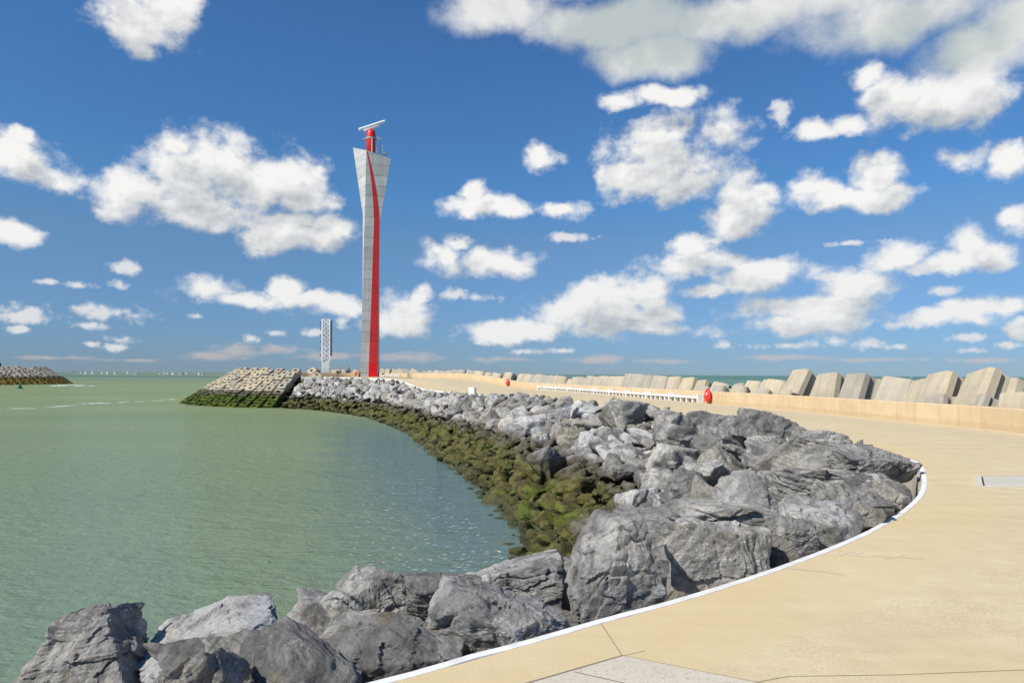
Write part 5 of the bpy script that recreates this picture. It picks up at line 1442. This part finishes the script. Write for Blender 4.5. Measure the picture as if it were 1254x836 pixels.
def sailboat_meshes():
    hull = MB(); rings = []
    for x, w, d in ((-3.2, .75, .55), (-1.5, 1.05, .75), (.8, 1.0, .75), (2.6, .45, .6), (3.6, .04, .35)):
        rings.append([(x, -w, .55), (x, -w * .75, .55 - d * .7), (x, 0, .55 - d), (x, w * .75, .55 - d * .7), (x, w, .55), (x, 0, .62)])
    hull.loft(rings); hm = hull.mesh('hull')
    ms = MB(); ms.tube([(.6, 0, .4), (.6, 0, 9.3)], .06, 6); mm = ms.mesh('mast')
    def sail(pts, belly):
        mb = MB(); A, B, C = [Vector(p) for p in pts]; n = 6; vs = {}
        for i in range(n + 1):
            for j in range(n + 1 - i):
                u, v = i / n, j / n
                p = A * (1 - u - v) + B * u + C * v; p = p + Vector((0, belly * 4 * u * (1 - u - v) + belly * 2 * v * (1 - v), 0)); vs[i, j] = mb.bm.verts.new(p)
        for i in range(n):
            for j in range(n - i):
                mb.bm.faces.new((vs[i, j], vs[i + 1, j], vs[i, j + 1]))
                if i + j < n - 1: mb.bm.faces.new((vs[i + 1, j], vs[i + 1, j + 1], vs[i, j + 1]))
        g = bmesh.ops.solidify(mb.bm, geom=list(mb.bm.faces), thickness=.03)
        return mb.mesh('sail', True)
    return hm, mm, sail(((-3.0, 0, 1.2), (.5, 0, 1.2), (.5, 0, 9.1)), .35), sail(((.75, 0, .9), (3.4, 0, .8), (.65, 0, 8.0)), .25)
def build_boats():
    hm, mm, s1, s2 = sailboat_meshes()
    rr = random.Random(3)
    wi = 0
    for k, (px, hpx, col) in enumerate(BOATS):
        D = {'W': 2600}.get(col, 1650 + rr.uniform(-150, 150) + (200 if hpx < 3 else 0))
        a, _ = ray(px, 457); s = hpx * D / FPX / 9.0
        nm = 'sailing_boat'
        root = empty(nm, (a * D, D, WATER), rr.uniform(-.5, .5) + (0 if rr.random() < .5 else math.pi)); root.scale = (s, s, s)
        root.rotation_euler = (R(rr.uniform(-9, 9)), 0, root.rotation_euler[2])
        sm = {'b': M['blue_sail'], 'r': M['orange'], 'd': M['dark']}.get(col, M['sail'])
        lab = {'b': 'pale blue sail, the taller of the two blue ones' if px < 100 else 'pale blue sail in the middle of the fleet', 'r': 'small boat with a reddish sail on the horizon among white sails', 'd': 'small dark sailed boat on the horizon between white sails',
               'w': 'tiny white sailing boat in the far fleet on the horizon', 'W': 'lone white sail at sea behind the biggest cubes' if px > 1100 else 'faint white sail at sea beyond a tilted cube'}[col]
        tag(root, lab, 'sailing boat', 'sailing boats on the horizon')
        for me, n, mat in ((hm, 'hull', M['dark'] if col in 'rd' else M['white_metal']), (mm, 'mast', M['white_metal']), (s1, 'mainsail', sm), (s2, 'jib', sm)):
            c = link(n, me, None, root)
            if len(me.materials) == 0: me.materials.append(M['sail'])
            c.material_slots[0].link = 'OBJECT'; c.material_slots[0].material = mat
def build_foam_glints():
    rr = random.Random(6)
    mb = MB()
    def streak(x0, y0, x1, y1, th):
        n = max(4, int(abs(x1 - x0) / 3)); up, dn = [], []
        for k in range(n + 1):
            f = k / n; px = x0 + (x1 - x0) * f; py = y0 + (y1 - y0) * f + rr.uniform(-.25, .25)
            t = th * math.sin(math.pi * min(1, max(0.02, f))) ** .5 * rr.uniform(.35, 1)
            up.append(U(px, py - t / 2, WATER)); dn.append(U(px, py + t / 2, WATER))
        for k in range(n): mb.face([(*dn[k].xy, WATER + .012), (*dn[k + 1].xy, WATER + .012), (*up[k + 1].xy, WATER + .012), (*up[k].xy, WATER + .012)])
    for s in ((8,500.4,46,500,.6),(56,498.6,95,496,.9),(96,494.2,137,493.2,1.0),(143,492.8,160,492.3,.8),(164,492,178,491.4,.6),(186,491,203,489.6,.7),(203,489.6,218,488.3,.6),(60,472.4,88,471.6,1.3),(84,471.8,106,472.2,1.0),(106,472.8,118,472.4,.5),(231,491.6,241,492.2,.7),(268,497,300,498.4,.4)): streak(*s)
    # small white quads imitating sparkle where wind ruffles the water by the bank
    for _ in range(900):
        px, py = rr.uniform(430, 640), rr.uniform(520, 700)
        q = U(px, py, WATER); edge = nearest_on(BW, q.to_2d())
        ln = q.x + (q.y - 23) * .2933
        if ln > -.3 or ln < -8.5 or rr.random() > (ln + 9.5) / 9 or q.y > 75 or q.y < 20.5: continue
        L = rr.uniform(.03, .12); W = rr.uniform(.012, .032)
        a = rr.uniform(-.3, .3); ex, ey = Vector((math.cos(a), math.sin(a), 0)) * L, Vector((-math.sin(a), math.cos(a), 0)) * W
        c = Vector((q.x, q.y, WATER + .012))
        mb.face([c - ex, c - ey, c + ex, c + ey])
    o = mb.build('sea_foam_and_glints', M['foam'], fix=False); tag(o, 'thin broken lines of drifting white foam, plus modelled sparkle flecks along the rock bank', 'foam', kind='stuff')
# ------------------------------------------------------------------ build
make_materials()
build_world(); build_light_cam()
build_ground(); build_marks(); build_walls()
build_rocks()
build_cubes(); build_heads()
build_tower(); build_mast(); build_furniture(); build_people()
build_boats(); build_foam_glints()
